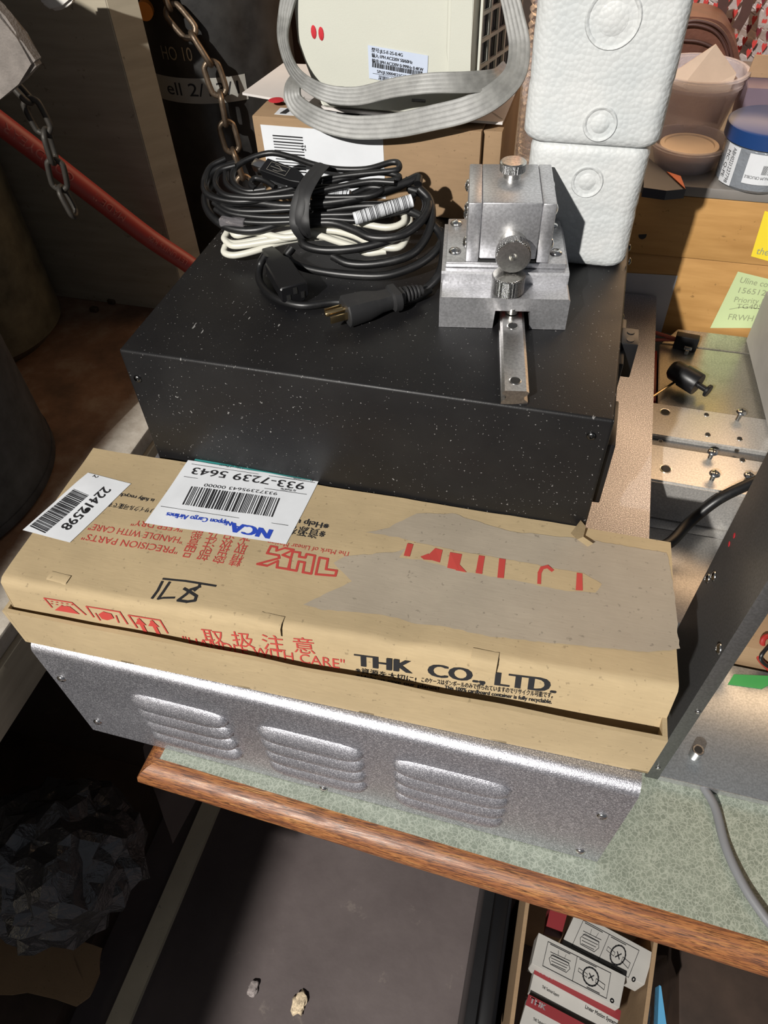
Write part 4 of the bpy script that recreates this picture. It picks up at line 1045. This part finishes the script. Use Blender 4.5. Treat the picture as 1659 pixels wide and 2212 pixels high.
for (x, y, r) in ((1437, 890, .0062), (1438, 1013, .0066), (1526, 896, .0032), (1529, 939, .0034), (1598, 948, .0034), (1427, 953, .0027), (1591, 974, .0026), (1604, 994, .0034)):
    p = at(x, y, 'z', bz); b = BM(); cyl(b, p + Z * .0001, p + Z * .0004, r * .86, 20); h_ = obj('drilled_hole', b, M_hole, t)
    b = BM(); lathe(b, [(r, .0001), (r, .0006), (r * .86, .0004), (r * .86, .0001)], p, Z, 20); obj('hole_rim', b, M_steel, h_)
def standing_screw(px, py, h, label, tilt):
    p = at(px, py, 'z', bz); d = V(tilt).normalized(); t = thing('machine_screw', label, 'screw', 'screws standing in the drilled plates')
    b = BM(); pr = [(0, 0)]; n_ = int(h / .0009)
    for i in range(n_): pr += [(.0020, i * .0009), (.0026, i * .0009 + .00045)]
    pr.append((.0020, n_ * .0009)); lathe(b, pr + [(0, n_ * .0009)], p + d * .0005, d, 14); obj('threaded_shank', b, M_steel, t, 20)
    b = BM(); r = .0062; q = p + d * (n_ * .0009)
    lathe(b, [(0, 0), (r * .9, 0), (r, .0006)] + [(r * cos(a), .0006 + .0032 * sin(a)) for a in (.3, .6, .9, 1.2)] + [(0, .0038)], q, d, 24); hd = obj('screw_head', b, M_screw, t, 40)
    b = BM(); x, y, z = frame(d); M = Matrix((x, y, z)).transposed().to_4x4(); M.translation = q + d * .0034
    box(b, (-.0036, -.0007, 0), (.0036, .0007, .0006), 0, M); box(b, (-.0007, -.0036, 0), (.0007, .0036, .00061), 0, M); obj('cross_recess', b, M_hole, hd)
standing_screw(1592, 908, .0125, 'bright screw standing on the rear plate, farthest from the camera', (.10, .05, 1))
standing_screw(1533, 990, .009, 'bright screw on the front plate close to the gap between the plates', (.03, .03, 1))
standing_screw(1537, 1037, .009, 'bright screw near the front lip of the front plate, left one', (.05, .03, 1))
standing_screw(1609, 1042, .0105, 'bright screw near the front lip of the front plate, beside the black cable', (.10, .02, 1))
t = thing('aluminium_base', 'flat aluminium base plate lying under the drilled plates beside the carton', 'metal plate')
sz = -.1122; yb = at(1500, 1155, 'z', sz).y
b = BM(); box(b, (.4760, .064, -.1747), (.592, yb, sz), .0006); obj('front_piece', b, M_alu2, t)
b = BM(); box(b, (.4760, yb + .0008, -.1747), (.592, .335, sz), .0006); obj('rear_piece', b, M_alu2, t)
t = thing('black_piece', 'black piece filling the gap between the silver enclosure and the aluminium plates', 'bracket')  # plain black block that fills the dark gap beside the plates
b = BM(); hexa(b, [V((.4700, .10, -.1118)), V((.4860, .10, -.1118)), V((.4860, pA - .004, -.1118)), V((.4700, pA - .004, -.1118)), V((.4700, .10, -.085)), V((.4860, .10, -.085)), V((.4860, pA - .004, -.085)), V((.4700, pA - .004, -.085))], .001); obj('angle', b, M_plastic, t); dome_screw(t, (.479, .135, -.085), Z, .003, mt=M_steeld)

# sheet metal housing with plunger and microswitch
t = thing('sheet_metal_box', 'zinc plated sheet metal top carrying a black plunger, below the fibreboard', 'housing')
q = [at(1435, 868, 'z', bz), at(1700, 905, 'z', bz), at(1660, 742, 'z', bz), at(1440, 728, 'z', bz)]
q2 = [at(1440, 722, 'z', bz), at(1660, 734, 'z', bz), V((.66, WY - .002, bz + .003)), V((.50, WY - .002, bz + .003))]
b = BM(); zz_ = -.0555
b = BM(); hexa(b, [V((.487, pD + .003, -.112)), V((.72, pD - .001, -.112)), V((.72, WY - .035, -.112)), V((.487, WY - .035, -.112)), V((.487, pD + .003, bz - .004)), V((.72, pD - .001, bz - .004)), V((.72, WY - .035, bz - .004)), V((.487, WY - .035, bz - .004))], .001); obj('top_plate', b, M_sheet, t)
b = BM(); hexa(b, [V((.49, WY - .034, -.112)), V((.72, WY - .034, -.112)), V((.72, WY - .006, -.112)), V((.49, WY - .006, -.112)), V((.49, WY - .034, bz - .003)), V((.72, WY - .034, bz - .003)), V((.72, WY - .006, bz + .004)), V((.51, WY - .006, bz + .004))], .0006); obj('rear_flange', b, M_sheet, t)
b = BM(); p = [at(1612, 735, 'z', bz + .0045), at(1662, 935, 'z', bz + .0045)]
hexa(b, [p[0], V((.70, p[0].y, bz)), V((.70, p[1].y - .02, bz)), p[1] , p[0] + Z * .075, V((.70, p[0].y, bz + .075)), V((.70, p[1].y - .02, bz + .075)), p[1] + Z * .075]); tag(obj('pale_box', b, M_box_w), 'pale grey box corner at the right edge beside the sheet metal top', 'box')
t = thing('plunger', 'black cylindrical spring plunger with a small pull knob lying on sheet metal', 'plunger')
a, c = at(1458, 800, 'z', -.032), at(1516, 836, 'z', -.036); c = a + (c - a).normalized() * .040; d = (c - a).normalized()
b = BM(); lathe(b, [(0, -.006), (.009, -.006), (.0125, -.002), (.013, .0), (.013, .012), (.0145, .0125), (.0145, .034), (.0138, .035), (0, .035)], a, d, 36); obj('plunger_body', b, M_plastic, t, 40)
b = BM(); cyl(b, a + d * .035, a + d * .048, .0036, 16); obj('plunger_stem', b, M_plastic, t); b = BM(); cyl(b, a + d * .047, a + d * .051, .0082, 28, None, .0006); obj('pull_knob', b, M_plastic, t)
b = BM(); cyl(b, a + d * .008 - Z * .010, at(1405, 860, 'z', -.045), .0016, 8); obj('pin', b, M_brass, t)
t = thing('microswitch', 'small black microswitch with metal lever behind the plunger', 'switch')
c = at(1480, 742, 'z', -.045); b = BM(); M = Matrix.Rotation(-.12, 4, 'Z'); M.translation = c
box(b, (-.014, -.004, -.0085), (.016, .008, .012), .0012, M); obj('switch_body', b, M_plastic, t); b = BM(); box(b, (.0, -.009, -.004), (.010, -.0042, .001), .0005, M); box(b, (.002, -.013, -.0085), (.007, -.0062, -.002), .0005, M); obj('lever', b, M_steel, t)
b = BM(); cyl(b, M @ V((-.014, .002, .003)), M @ V((-.045, .004, .006)), .0025, 10); cyl(b, M @ V((-.014, .004, .0)), M @ V((-.045, -.004, -.002)), .0022, 10); obj('red_lead', b, mat('faded_red_wire', (.35, .07, .04), .5), t)
b = BM(); box(b, (.4720, pD + .01, -.1), (.4850, .47, -.055), .002); tag(obj('red_strip', b, M_redpl), 'dark red strip in the gap behind the silver enclosure', 'strip')

# thick black cable
b = BM(); tube(b, [at(1400, 1190, 'z', -.070), at(1447, 1172, 'z', -.075), at(1490, 1128, 'z', -.070), at(1550, 1080, 'z', -.045), at(1620, 1045, 'z', -.030), at(1690, 1015, 'z', -.02)], .0062, False, 8, 16)
tag(obj('black_cable', b, M_cord, None, 60), 'thick black cable arching over the aluminium base plate', 'cable')

# ================================================================== OPEN CHASSIS AT THE RIGHT
px_ = .5098
t = thing('chassis', 'open aluminium chassis standing on the green desktop at the right edge', 'chassis')
fy = -.0855
b = BM(); box(b, (px_ + .0002, fy, -.1745), (px_ + .0125, .0155, .24), .0006); obj('side_panel', b, M_alud, t)
b = BM(); box(b, (px_ + .0127, fy + .0005, -.1745), (.95, at(1600, 1440, 'z', -.165).y, -.1655), .0005); obj('bottom_plate', b, M_alup, t)
b = BM(); box(b, (px_ + .0126, fy, -.1745), (.95, fy + .0003, -.1655)); obj('front_edge', b, M_alu, t)
for x, y in ((1543, 1245), (1530, 1250), (1555, 1402)): dome_screw(t, at(x, y, 'x', px_), -X, .0045)
for x, y in ((1508, 1538), (1422, 1659)): dome_screw(t, at(x, y, 'y', fy), -Y, .0026, mt=M_steel)
c = at(1500, 1632, 'z', -.1655); b = BM(); cyl(b, c, c + Z * .014, .0058, 28, None, .0005); k = obj('standoff', b, M_steel, t); b = BM(); cyl(b, c + Z * .0141, c + Z * .0144, .0038, 20); obj('standoff_bore', b, M_hole, k)
b = BM(); P = [at(x, y, 'z', -.1653) for x, y in ((1585, 1457), (1700, 1462), (1700, 1476), (1660, 1480), (1645, 1488), (1572, 1478))]; prism(b, P, Z * .0006); obj('green_tape', b, M_greentape, t)
for x, y in ((1586, 1157), (1575, 1175)):
    b = BM(); lathe(b, [(0, .0004), (.002, .0003), (.0024, 0)], at(x, y, 'x', px_), -X, 10); obj('red_spot', b, M_red2, t)
t = thing('red_wire', 'bundle of red and black wires behind the chassis bottom plate', 'wire')
b = BM(); tube(b, [at(1700, 1400, 'z', -.15), at(1650, 1395, 'z', -.14), at(1640, 1420, 'z', -.15), at(1665, 1448, 'z', -.16)], .003); tube(b, [at(1700, 1380, 'z', -.14), at(1655, 1375, 'z', -.13), at(1648, 1400, 'z', -.14), at(1672, 1430, 'z', -.16)], .003); obj('red_lead', b, M_redpl, t)
b = BM(); tube(b, [at(1700, 1360, 'z', -.13), at(1650, 1408, 'z', -.135), at(1647, 1430, 'z', -.145), at(1680, 1452, 'z', -.16)], .002); obj('black_lead', b, M_cord, t)
b = BM(); box(b, (.60, .066, -.1745), (.80, .15, -.135), .002); tag(obj('brown_board', b, M_card2), 'small brown board lying behind the green taped plate', 'board')
b = BM(); tube(b, [at(1520, 1700, 'z', -.1705), at(1545, 1745, 'z', -.1705), at(1568, 1830, 'z', -.1705), at(1605, 1910, 'z', -.1705), at(1650, 1978, 'z', -.1705), at(1700, 2040, 'z', -.1705)], .0042, False, 8, 14)
tag(obj('grey_cable', b, M_grey_cable, None, 60), 'grey cable curving down across the green desktop at the right', 'cable')
b = BM()
rn = random.Random(3)

# ================================================================== SHELF ITEMS AT THE UPPER RIGHT
sh = .150
def cup(bm, c, r0, r1, h, th=.0015, n=48, rim=.003):
    lathe(bm, [(0, 0), (r0, 0), (r1, h), (r1 + rim, h), (r1 + rim, h + .003), (r1 - th, h + .003), (r1 - th, h), (r0 - th, th), (0, th)], c, Z, n)
# open tub with cream lid
c = at(1478, 365, 'z', sh) + V((0, .018, 0))
t = thing('plastic_tub', 'small open translucent tub with a cream lid inside, beside the navy pouch', 'tub')
b = BM(); cup(b, c, .036, .046, .026); obj('tub_wall', b, M_cup, t, 40)
b = BM(); lathe(b, [(0, .004), (.032, .004), (.037, .016), (.035, .024), (.030, .0245), (.029, .023), (0, .023)], c + V((.0, -.003, 0)), Z, 40); obj('cream_lid', b, M_cream, t, 40)
# tall translucent cup with folded paper
c = V((.466, .668, sh)); t = thing('plastic_cup', 'large translucent deli cup holding a pointed sheet of brown paper', 'cup')
b = BM(); cup(b, c, .040, .055, .078); lathe(b, [(.0515, .064), (.0545, .065), (.0547, .069), (.052, .070)], c, Z, 48); obj('cup_wall', b, M_cup, t, 40)
b = BM(); pp = [c + V(v) for v in ((-.036, -.010, .03), (.036, -.010, .02), (.042, .0, .076), (.008, -.005, .108), (-.040, .0, .068))]; prism(b, pp, Y * .002); tag(obj('folded_paper', b, mottled('tan_tissue', (.50, .38, .29), .8, 0, 30, .08)), 'pointed sheet of tan paper sticking out of the deli cup', 'paper')
# jar with blue lid
c = V((.545, .548, sh)); t = thing('jar', 'clear jar with a dark blue lid and printed labels at the right edge', 'jar')
b = BM(); lathe(b, [(0, 0), (.040, 0), (.044, .004), (.045, .046), (.040, .052), (.0385, .052), (.0435, .045), (.0425, .006), (.039, .002), (0, .002)], c, Z, 56); obj('jar_body', b, M_jar, t, 40)
b = BM(); lathe(b, [(.0465, .049), (.0485, .050), (.0485, .065), (.046, .067), (0, .067)], c, Z, 56); obj('blue_lid', b, M_bluelid, t, 40)
def jp(a, z, o=.0): return c + V(((.0452 + o) * sin(a), -(.0452 + o) * cos(a), z))
def curved(bm, a0, a1, z0, z1, o, sl=0):
    n_ = 10
    for i in range(n_):
        u, v = a0 + (a1 - a0) * i / n_, a0 + (a1 - a0) * (i + 1) / n_
        bm.faces.new([bm.verts.new(jp(p, z, o)) for p, z in ((u, z0 + sl * u), (v, z0 + sl * v), (v, z1 + sl * v), (u, z1 + sl * u))])
def ctext(bm, s, a0, z0, h, wa, o, flip=False, vert=False):
    vs, fs = text_mesh(s); x0, x1 = min(v.x for v in vs), max(v.x for v in vs); nv = []
    for v in vs:
        u = (v.x - x0) / (x1 - x0); w_ = v.y / .7 * h
        if vert: a_, z_ = a0 + w_ / .045, z0 - u * wa
        else: a_, z_ = a0 + (1 - u if flip else u) * wa, z0 + (-w_ if flip else w_)
        nv.append(bm.verts.new(jp(a_, z_, o)))
    for f in fs: bm.faces.new([nv[i] for i in f])
b = BM(); curved(b, -1.15, -.72, .004, .047, .0004); lb = obj('side_label', b, M_label, t)
b = BM(); ctext(b, 'ABH022', -.93, .045, .005, .018, .0009, vert=True); ctext(b, '1227798', -.93, .026, .005, .020, .0009, vert=True); ctext(b, 'MC Q-PE', -1.10, .040, .005, .030, .0009, vert=True); obj('printing', b, M_ink, lb, None)
b = BM(); curved(b, -.45, .9, .012, .045, .0004); lb = obj('front_label', b, M_label, t)
b = BM(); ctext(b, 'MC361NI92H PLATINUM CRUCIBLE', -.42, .0215, .0032, 1.25, .0009, True); ctext(b, 'MW-2402', .1, .043, .003, .3, .0009, True); ctext(b, 'Sweetian', .1, .038, .003, .32, .0009, True)
for k in range(26):
    a0 = -.05 + .022 * k; curved(b, a0, a0 + .011 * random.choice((.5, 1)), .024, .034, .0009)
obj('printing', b, M_ink, lb, None)
b = BM(); lathe(b, [(.015, .004), (.036, .004), (.036, .018), (.015, .018)], c, Z, 40); obj('metal_coil', b, M_steel, t)
# mauve carton
t = thing('mauve_carton', 'mauve cardboard carton with silver lettering and torn brown flap behind the jar', 'carton')
b = BM(); hexa(b, [V((.522, .628, sh)), V((.68, .628, sh)), V((.68, .70, sh)), V((.522, .70, sh)), V((.519, .622, sh + .075)), V((.68, .622, sh + .075)), V((.68, .70, sh + .075)), V((.519, .70, sh + .075))], .0008); obj('carton_body', b, M_purple, t)
b = BM(); P = [V((x, .66, sh + .0755 + z)) for x, z in ((.520, 0), (.68, 0), (.68, .024), (.585, .024), (.575, .016), (.562, .012), (.551, .018), (.545, .024), (.522, .024))]; prism(b, P, Y * .002); obj('torn_flap', b, M_kraft3, t)
b = BM()
for k, s in enumerate(('STELLER', 'JENSEN', 'VANQUIST')): text(b, s, (.573 - .011 * k, .6215, sh + .030), (0, -.07, 1), (1, 0, 0), .006, .034, .0003 if k == 2 else 0, .0012)
for v in b.verts: v.co.y = .628 - (v.co.z - sh) * .08 - .0012
obj('silver_lettering', b, M_white_ink, t, None)
# navy pouch
t = thing('navy_pouch', 'dark navy pouch with an orange lining lying on the shelf by the foam blocks', 'pouch')
P = [at(x, y, 'z', sh + .012) for x, y in ((1395, 335), (1412, 350), (1482, 408), (1440, 412), (1390, 405))]; b = BM(); prism(b, P, -Z * .011); obj('pouch_body', b, M_navy, t)
P = [at(x, y, 'z', sh + .0125) for x, y in ((1440, 372), (1470, 382), (1480, 409))]; b = BM(); prism(b, P, Z * .001); obj('orange_lining', b, M_orange, t)
# leather bag
t = thing('leather_bag', 'dark brown zipped leather bag behind the plastic cup', 'bag')
def bagp(x, y, yy=.82): return at(x, y, 'y', yy)
P = crom([bagp(x, y) for x, y in ((1380, 230), (1400, 90), (1440, 45), (1500, 36), (1560, 50), (1590, 100), (1602, 160), (1598, 240), (1500, 270))], 5, True)
for p in P: p.z = max(p.z, .1505)
b = BM(); prism(b, P, Y * .07); bmesh.ops.bevel(b, geom=[e for e in b.edges if e.calc_face_angle(0) > .8 and abs((e.verts[0].co - e.verts[1].co).y) < .001], offset=.012, segments=3, affect='EDGES'); obj('bag_body', b, M_leather, t, 60)
for s in (0, 7): 
    b = BM(); tube(b, [bagp(x - s, y + s * 1.3, .812) for x, y in ((1462, 52), (1505, 44), (1550, 58), (1575, 95), (1582, 150), (1580, 215))], .0022, False, 5, 8); obj('piping', b, M_leather_d, t, 60)
b = BM(); tube(b, [bagp(x, y, .812) for x, y in ((1470, 86), (1510, 90), (1545, 104))], .0022, False, 5, 8); obj('zip', b, M_leather_d, t, 60)
# heart fabric
t = thing('heart_fleece', 'white fleece printed with rows of red hearts hanging at the upper right', 'fabric')
HY = 1.02
def hpnt(x, y, o=0): return at(x, y, 'y', HY - o + .006 * sin(x * .05))
b = BM(); P = [at(1400, -120, 'y', HY), at(1400, 110, 'y', HY), at(1760, 210, 'y', HY), at(1760, -120, 'y', HY)]
grid(b, P, 30, 20, lambda p, u, v: p + Y * .006 * sin(u * 20)); bmesh.ops.solidify(b, geom=b.faces[:], thickness=.004); obj('fleece', b, M_fleece, t, 60)
heart = [(0, -1), (-.45, -.35), (-.75, .2), (-.7, .6), (-.4, .75), (-.1, .6), (0, .42), (.1, .6), (.4, .75), (.7, .6), (.75, .2), (.45, -.35)]
h1, h2 = BM(), BM()
rows = [(1490, 12, 1, 0), (1530, -8, 1, 1), (1520, 12, 1, 1)]
for i in range(-2, 9):
    for j in range(16):
        x = 1440 + j * 21 + (i % 2) * 9; y = -20 + i * 26 + j * 7
        bm = h1 if i % 3 != 1 else h2
        p0 = hpnt(x, y, .010)
        if p0.z < .14: continue
        bm.faces.new([bm.verts.new(V((p0.x + u * .0050, p0.y, p0.z + v * .0078))) for u, v in heart])
obj('red_hearts', h1, M_h1, t, None); obj('dark_hearts', h2, M_h2, t, None)
for k, px in enumerate((((1560, -40), (1562, 10), (1548, 60)), ((1620, -40), (1612, 20), (1590, 62)))):
    b = BM(); pts = crom([at(x, y, 'y', .90) for x, y in px], 6); sweep(b, pts, [(-.007, -.001), (.007, -.001), (.007, .001), (-.007, .001)], False, Y)
    tag(obj('leather_strap', b, M_leather_d), ('dark strap hanging in front of the heart fleece, nearer the foam', 'dark strap hanging in front of the heart fleece, nearer the right edge')[k], 'strap')
# water bottle and plastic wrap behind the foam
t = thing('water_bottle', 'clear ribbed water bottle with a pink label between inverter and foam', 'bottle')
c = V((.300, .40, .2)); b = BM(); pr = [(0, 0), (.026, 0)]
for k in range(30): pr += [(.0275, .006 + k * .0065), (.0300, .009 + k * .0065)]
pr += [(.012, .235), (0, .235)]; lathe(b, pr, c, Z, 40); obj('bottle_body', b, M_pet, t, 60)
b = BM(); lathe(b, [(.0305, .178), (.0305, .21)], c, Z, 40); obj('pink_label', b, mat('pink_label', (.62, .12, .16), .5), t)
b = BM(); P = []
for i in range(18):
    a = 2 * pi * i / 18; P.append((.0 + .036 * cos(a), .045 * sin(a)))
rr = []
for k in range(24):
    z = .2008 + k * .0072; rr.append([b.verts.new(V((.318 + x * (1 - k * .008), .325 + y * .9, z)) + noise.noise_vector(V((x * 60, y * 60, z * 60))) * .005) for x, y in P])
for a, c2 in zip(rr, rr[1:]):
    for i in range(18): b.faces.new((a[i], a[(i + 1) % 18], c2[(i + 1) % 18], c2[i]))
for v in b.verts: v.co.z = max(v.co.z, .2005)
tag(obj('plastic_wrap', b, M_film, None, 60), 'crumpled clear plastic wrap standing behind the polystyrene blocks', 'plastic wrap')

# ================================================================== BELOW THE DESK
BZ = -.52
def bq(x, y, z=BZ): return at(x, y, 'z', z)
t = thing('open_carton', 'open corrugated carton under the desk holding white and crimson boxes', 'carton')
A0, A1, B0, B1 = bq(1133, 1960), bq(1088, 2300), bq(1407, 2050), bq(1372, 2310)
A0 += (A0 - A1) * .3; B0 += (B0 - B1) * .3
x0 = min(A0.x, A1.x) - .006
def cwall(p, q, th):
    b = BM(); n_ = (q - p).cross(Z).normalized() * th; z0, z1 = FZ + .0005, BZ + .008
    c = [p, q, q + n_, p + n_]; hexa(b, [V((v.x, v.y, z0)) for v in c] + [V((v.x, v.y, z1)) for v in c]); obj('carton_wall', b, M_card2, t)
cwall(A0, A1, -.005 if (A1 - A0).cross(Z).x < 0 else .005); cwall(B0, B1, .005 if (B1 - B0).cross(Z).x > 0 else -.005); cwall(A0, B0, .005)
def packet(name, label, pts, hgt, z, kind):
    t = thing(name, label, 'box', 'white product boxes in the open carton'); P = [bq(x, y, z) for x, y in pts]
    b = BM(); hexa(b, [p - Z * hgt for p in P] + P, .0006); obj('box_body', b, M_box_w, t)
    e = (P[1] - P[0]); f_ = (P[3] - P[0])
    def q(u, v): return P[0] + e * u + f_ * v
    r = e.normalized(); up = -(f_ - r * f_.dot(r)).normalized()
    b = BM()
    if kind == 'drawing':
        def ln(L, wd=.0004, cl=False): line(b, [q(*k) for k in L], wd, Z, .0005, cl)
        ln([(.12, .14), (.84, .14), (.84, .9), (.12, .9)], .0006, True); ln([(.46, .14), (.46, .9)], .0006)
        ln([(.64 + .085 * cos(a * .3927), .52 + .26 * sin(a * .3927)) for a in range(16)], .0016, True)
        for k in range(5): ln([(.17 + .01 * k, .40 + .08 * k), (.40 - .008 * k, .38 + .08 * k)], .0005)
        ln([(.20, .45), (.17, .60), (.20, .75), (.38, .75), (.41, .6), (.38, .45)], .0005, True); ln([(.26, .4), (.25, .25)]); ln([(.33, .4), (.34, .25)])
        ln([(.50, .45), (.60, .50), (.60, .6), (.50, .55)], .0004, True); ln([(.70, .5), (.80, .55), (.80, .7), (.70, .62)], .0005, True); ln([(.62, .45), (.67, .6)], .0012); ln([(.67, .45), (.62, .6)], .0012)
        ln([(.15, .18), (.38, .18)], .0007); ln([(.49, .18), (.68, .18)], .0007); ln([(.62, .86), (.76, .86)], .0007)
        ln([(.90 + .017 * cos(a * .785), .88 + .05 * sin(a * .785)) for a in range(8)], .0014, True)
    else:
        text(b, 'Linear Motion Systems', q(.62, .50), r, up, .004, .040, .0001); text(b, 'THK Technical Support', q(.12, .62), r, up, .003, .022, .00005)
    obj('box_printing', b, M_ink, t, None)
    if kind != 'drawing':
        b = BM(); n_ = Z * .0004; P2 = [q(-.002, -.12) + n_, q(1.002, -.12) + n_, q(1.002, .27) + n_, q(-.002, .27) + n_]; prism(b, P2, Z * .0003); bd = obj('crimson_band', b, M_box_r, t)
        b = BM(); text(b, 'THK', q(.03, .12), r, up, .006, .02, .0002, .0012); obj('band_lettering', b, M_white_ink, bd, None)
packet('product_box', 'white box with line drawings at the back of the carton, half under the desk edge', [(1245, 1968), (1412, 2058), (1392, 2128), (1212, 2040)], .05, BZ + .004, 'drawing')
packet('product_box', 'white box with line drawings, nearest the left carton wall', [(1164, 2014), (1352, 2108), (1338, 2178), (1148, 2082)], .05, BZ + .012, 'drawing')
packet('product_box', 'white box with a crimson band directly in front of the drawn boxes', [(1156, 2090), (1340, 2190), (1328, 2232), (1144, 2142)], .05, BZ - .012, 'band')
packet('product_box', 'white box with a bright red band at the bottom edge of the picture', [(1140, 2155), (1328, 2255), (1310, 2320), (1122, 2215)], .05, BZ - .006, 'band')
b = BM(); hexa(b, [bq(1192, 1950) - Z * .05, bq(1212, 1955) - Z * .05, bq(1225, 2010) - Z * .05, bq(1185, 2000) - Z * .05, bq(1192, 1950), bq(1230, 1958), bq(1215, 2012), bq(1180, 2000)]); tag(obj('crimson_packet', b, M_box_r), 'narrow crimson packet upright at the back of the open carton', 'box')
# plastic bag by the carton
b = BM(); P = [bq(x, y, BZ) for x, y in ((1408, 2062), (1440, 2060), (1446, 2150), (1432, 2260), (1400, 2260), (1405, 2150))]
rr = []
for k in range(8): rr.append([b.verts.new(p - Z * .03 * k + noise.noise_vector(p * 60 + V((0, 0, k))) * .006) for p in P])
for a, c2 in zip(rr, rr[1:]):
    for i in range(6): b.faces.new((a[i], a[(i + 1) % 6], c2[(i + 1) % 6], c2[i]))
b.faces.new(rr[0]); t = thing('plastic_bag', 'clear crinkled plastic bag with blue film beside the open carton', 'bag'); obj('bag_film', b, M_film, t, 60)
b = BM(); prism(b, [bq(1424, 2128), bq(1428, 2130), bq(1442, 2230), bq(1420, 2230)], -Z * .02); obj('blue_film', b, M_bluepl, t)
# black drawer pedestal
t = thing('black_case', 'black case with a glossy rounded handle recess beside the open carton', 'case')
b = BM(); box(b, (.385, -.55, FZ + .0005), (x0 - .012, -.02, -.60), .004); obj('case_body', b, mottled('satin_black', (.012, .012, .013), .35, 0, 10, .3), t)
b = BM(); box(b, (.40, -.30, -.5998), (.425, -.10, -.5975), .006); obj('handle_recess', b, M_plastic, t, 60)
b = BM(); box(b, (.66, -.60, FZ + .0005), (1.1, .1, -.62), .004); tag(obj('brown_case', b, M_dark), 'dark brown case at the bottom right beneath the desk', 'case')
# brown floor debris
for k, (x, y, s) in enumerate(((648, 2168, 1.0), (548, 2138, .7))):
    c = at(x, y, 'z', FZ + .001); b = BM(); bmesh.ops.create_icosphere(b, subdivisions=3, radius=.012 * s)
    for v in b.verts: v.co = V((v.co.x, v.co.y * 1.3, v.co.z * .45)) * (1 + .6 * noise.noise(v.co * 150)) + c + Z * .004
    tag(obj('debris', b, mottled('crumbled_plaster' + str(k), ((.62, .50, .34), (.30, .26, .25))[k], .9, 0, 300, .5, .5, 400), None, 60), ('pale crumbled lump on the brown floor near the bottom edge', 'small grey fragment on the brown floor left of the pale lump')[k], 'debris')
# lower left: bin bag, kraft paper, hanging sheet
def blob(name, label, cat, c, s, mt, amp, fr, seed, sub=5):
    b = BM(); bmesh.ops.create_icosphere(b, subdivisions=sub, radius=1)
    for v in b.verts:
        d = v.co.normalized(); n1 = noise.noise(d * fr + V((seed, 0, 0))); n2 = abs(noise.noise(d * fr * 2.6 + V((0, seed, 0)))); n3 = abs(noise.noise(d * fr * 6 + V((0, 0, seed))))
        v.co = V((d.x * s[0], d.y * s[1], d.z * s[2])) * (1 + amp * (n1 + n2 * .7 + n3 * .25)) + V(c)
        v.co += noise.noise_vector(d * 17) * .010
        v.co.z = max(v.co.z, FZ + .001)
    return tag(obj(name, b, mt, None, 14), label, cat)
c = at(120, 1860, 'z', -.62); blob('plastic_sack', 'crumpled dark translucent plastic sack at the lower left', 'bag', (c.x - .01, c.y + .01, -.65), (.115, .115, .12), M_bag, .20, 3, 4, 4)
t = thing('kraft_paper', 'crumpled brown kraft paper below the dark plastic sack', 'paper')
P = [at(x, y, 'z', -.78) for x, y in ((-80, 1990), (100, 1985), (150, 2020), (225, 2045), (222, 2095), (190, 2150), (160, 2180), (60, 2150), (-80, 2130))]
b = BM(); prism(b, P, Z * .004); bmesh.ops.triangulate(b, faces=b.faces[:]); bmesh.ops.subdivide_edges(b, edges=b.edges[:], cuts=3)
for v in b.verts: v.co += noise.noise_vector(v.co * 14) * .012
obj('paper_sheet', b, M_card2, t, 60)
b = BM(); box(b, (-.78, -.9, FZ + .0005), (-.25, .0, -.86), .003); tag(obj('low_crate', b, M_dark), 'dark low wooden crate under the crumpled kraft paper', 'crate')
b = BM(); P = [V((-.02, -.17, -.214)), V((-.02, .30, -.214)), V((-.02, .30, -.56)), V((-.02, -.212, -.42))]
grid(b, P, 10, 10, lambda p, u, v: p + X * .006 * noise.noise(p * 12)); bmesh.ops.solidify(b, geom=b.faces[:], thickness=.002)
tag(obj('hanging_sheet', b, mottled('brown_vinyl', (.035, .022, .019), .3, 0, 8, .3), None, 60), 'dark brown glossy sheet hanging under the left end of the desk', 'sheet')
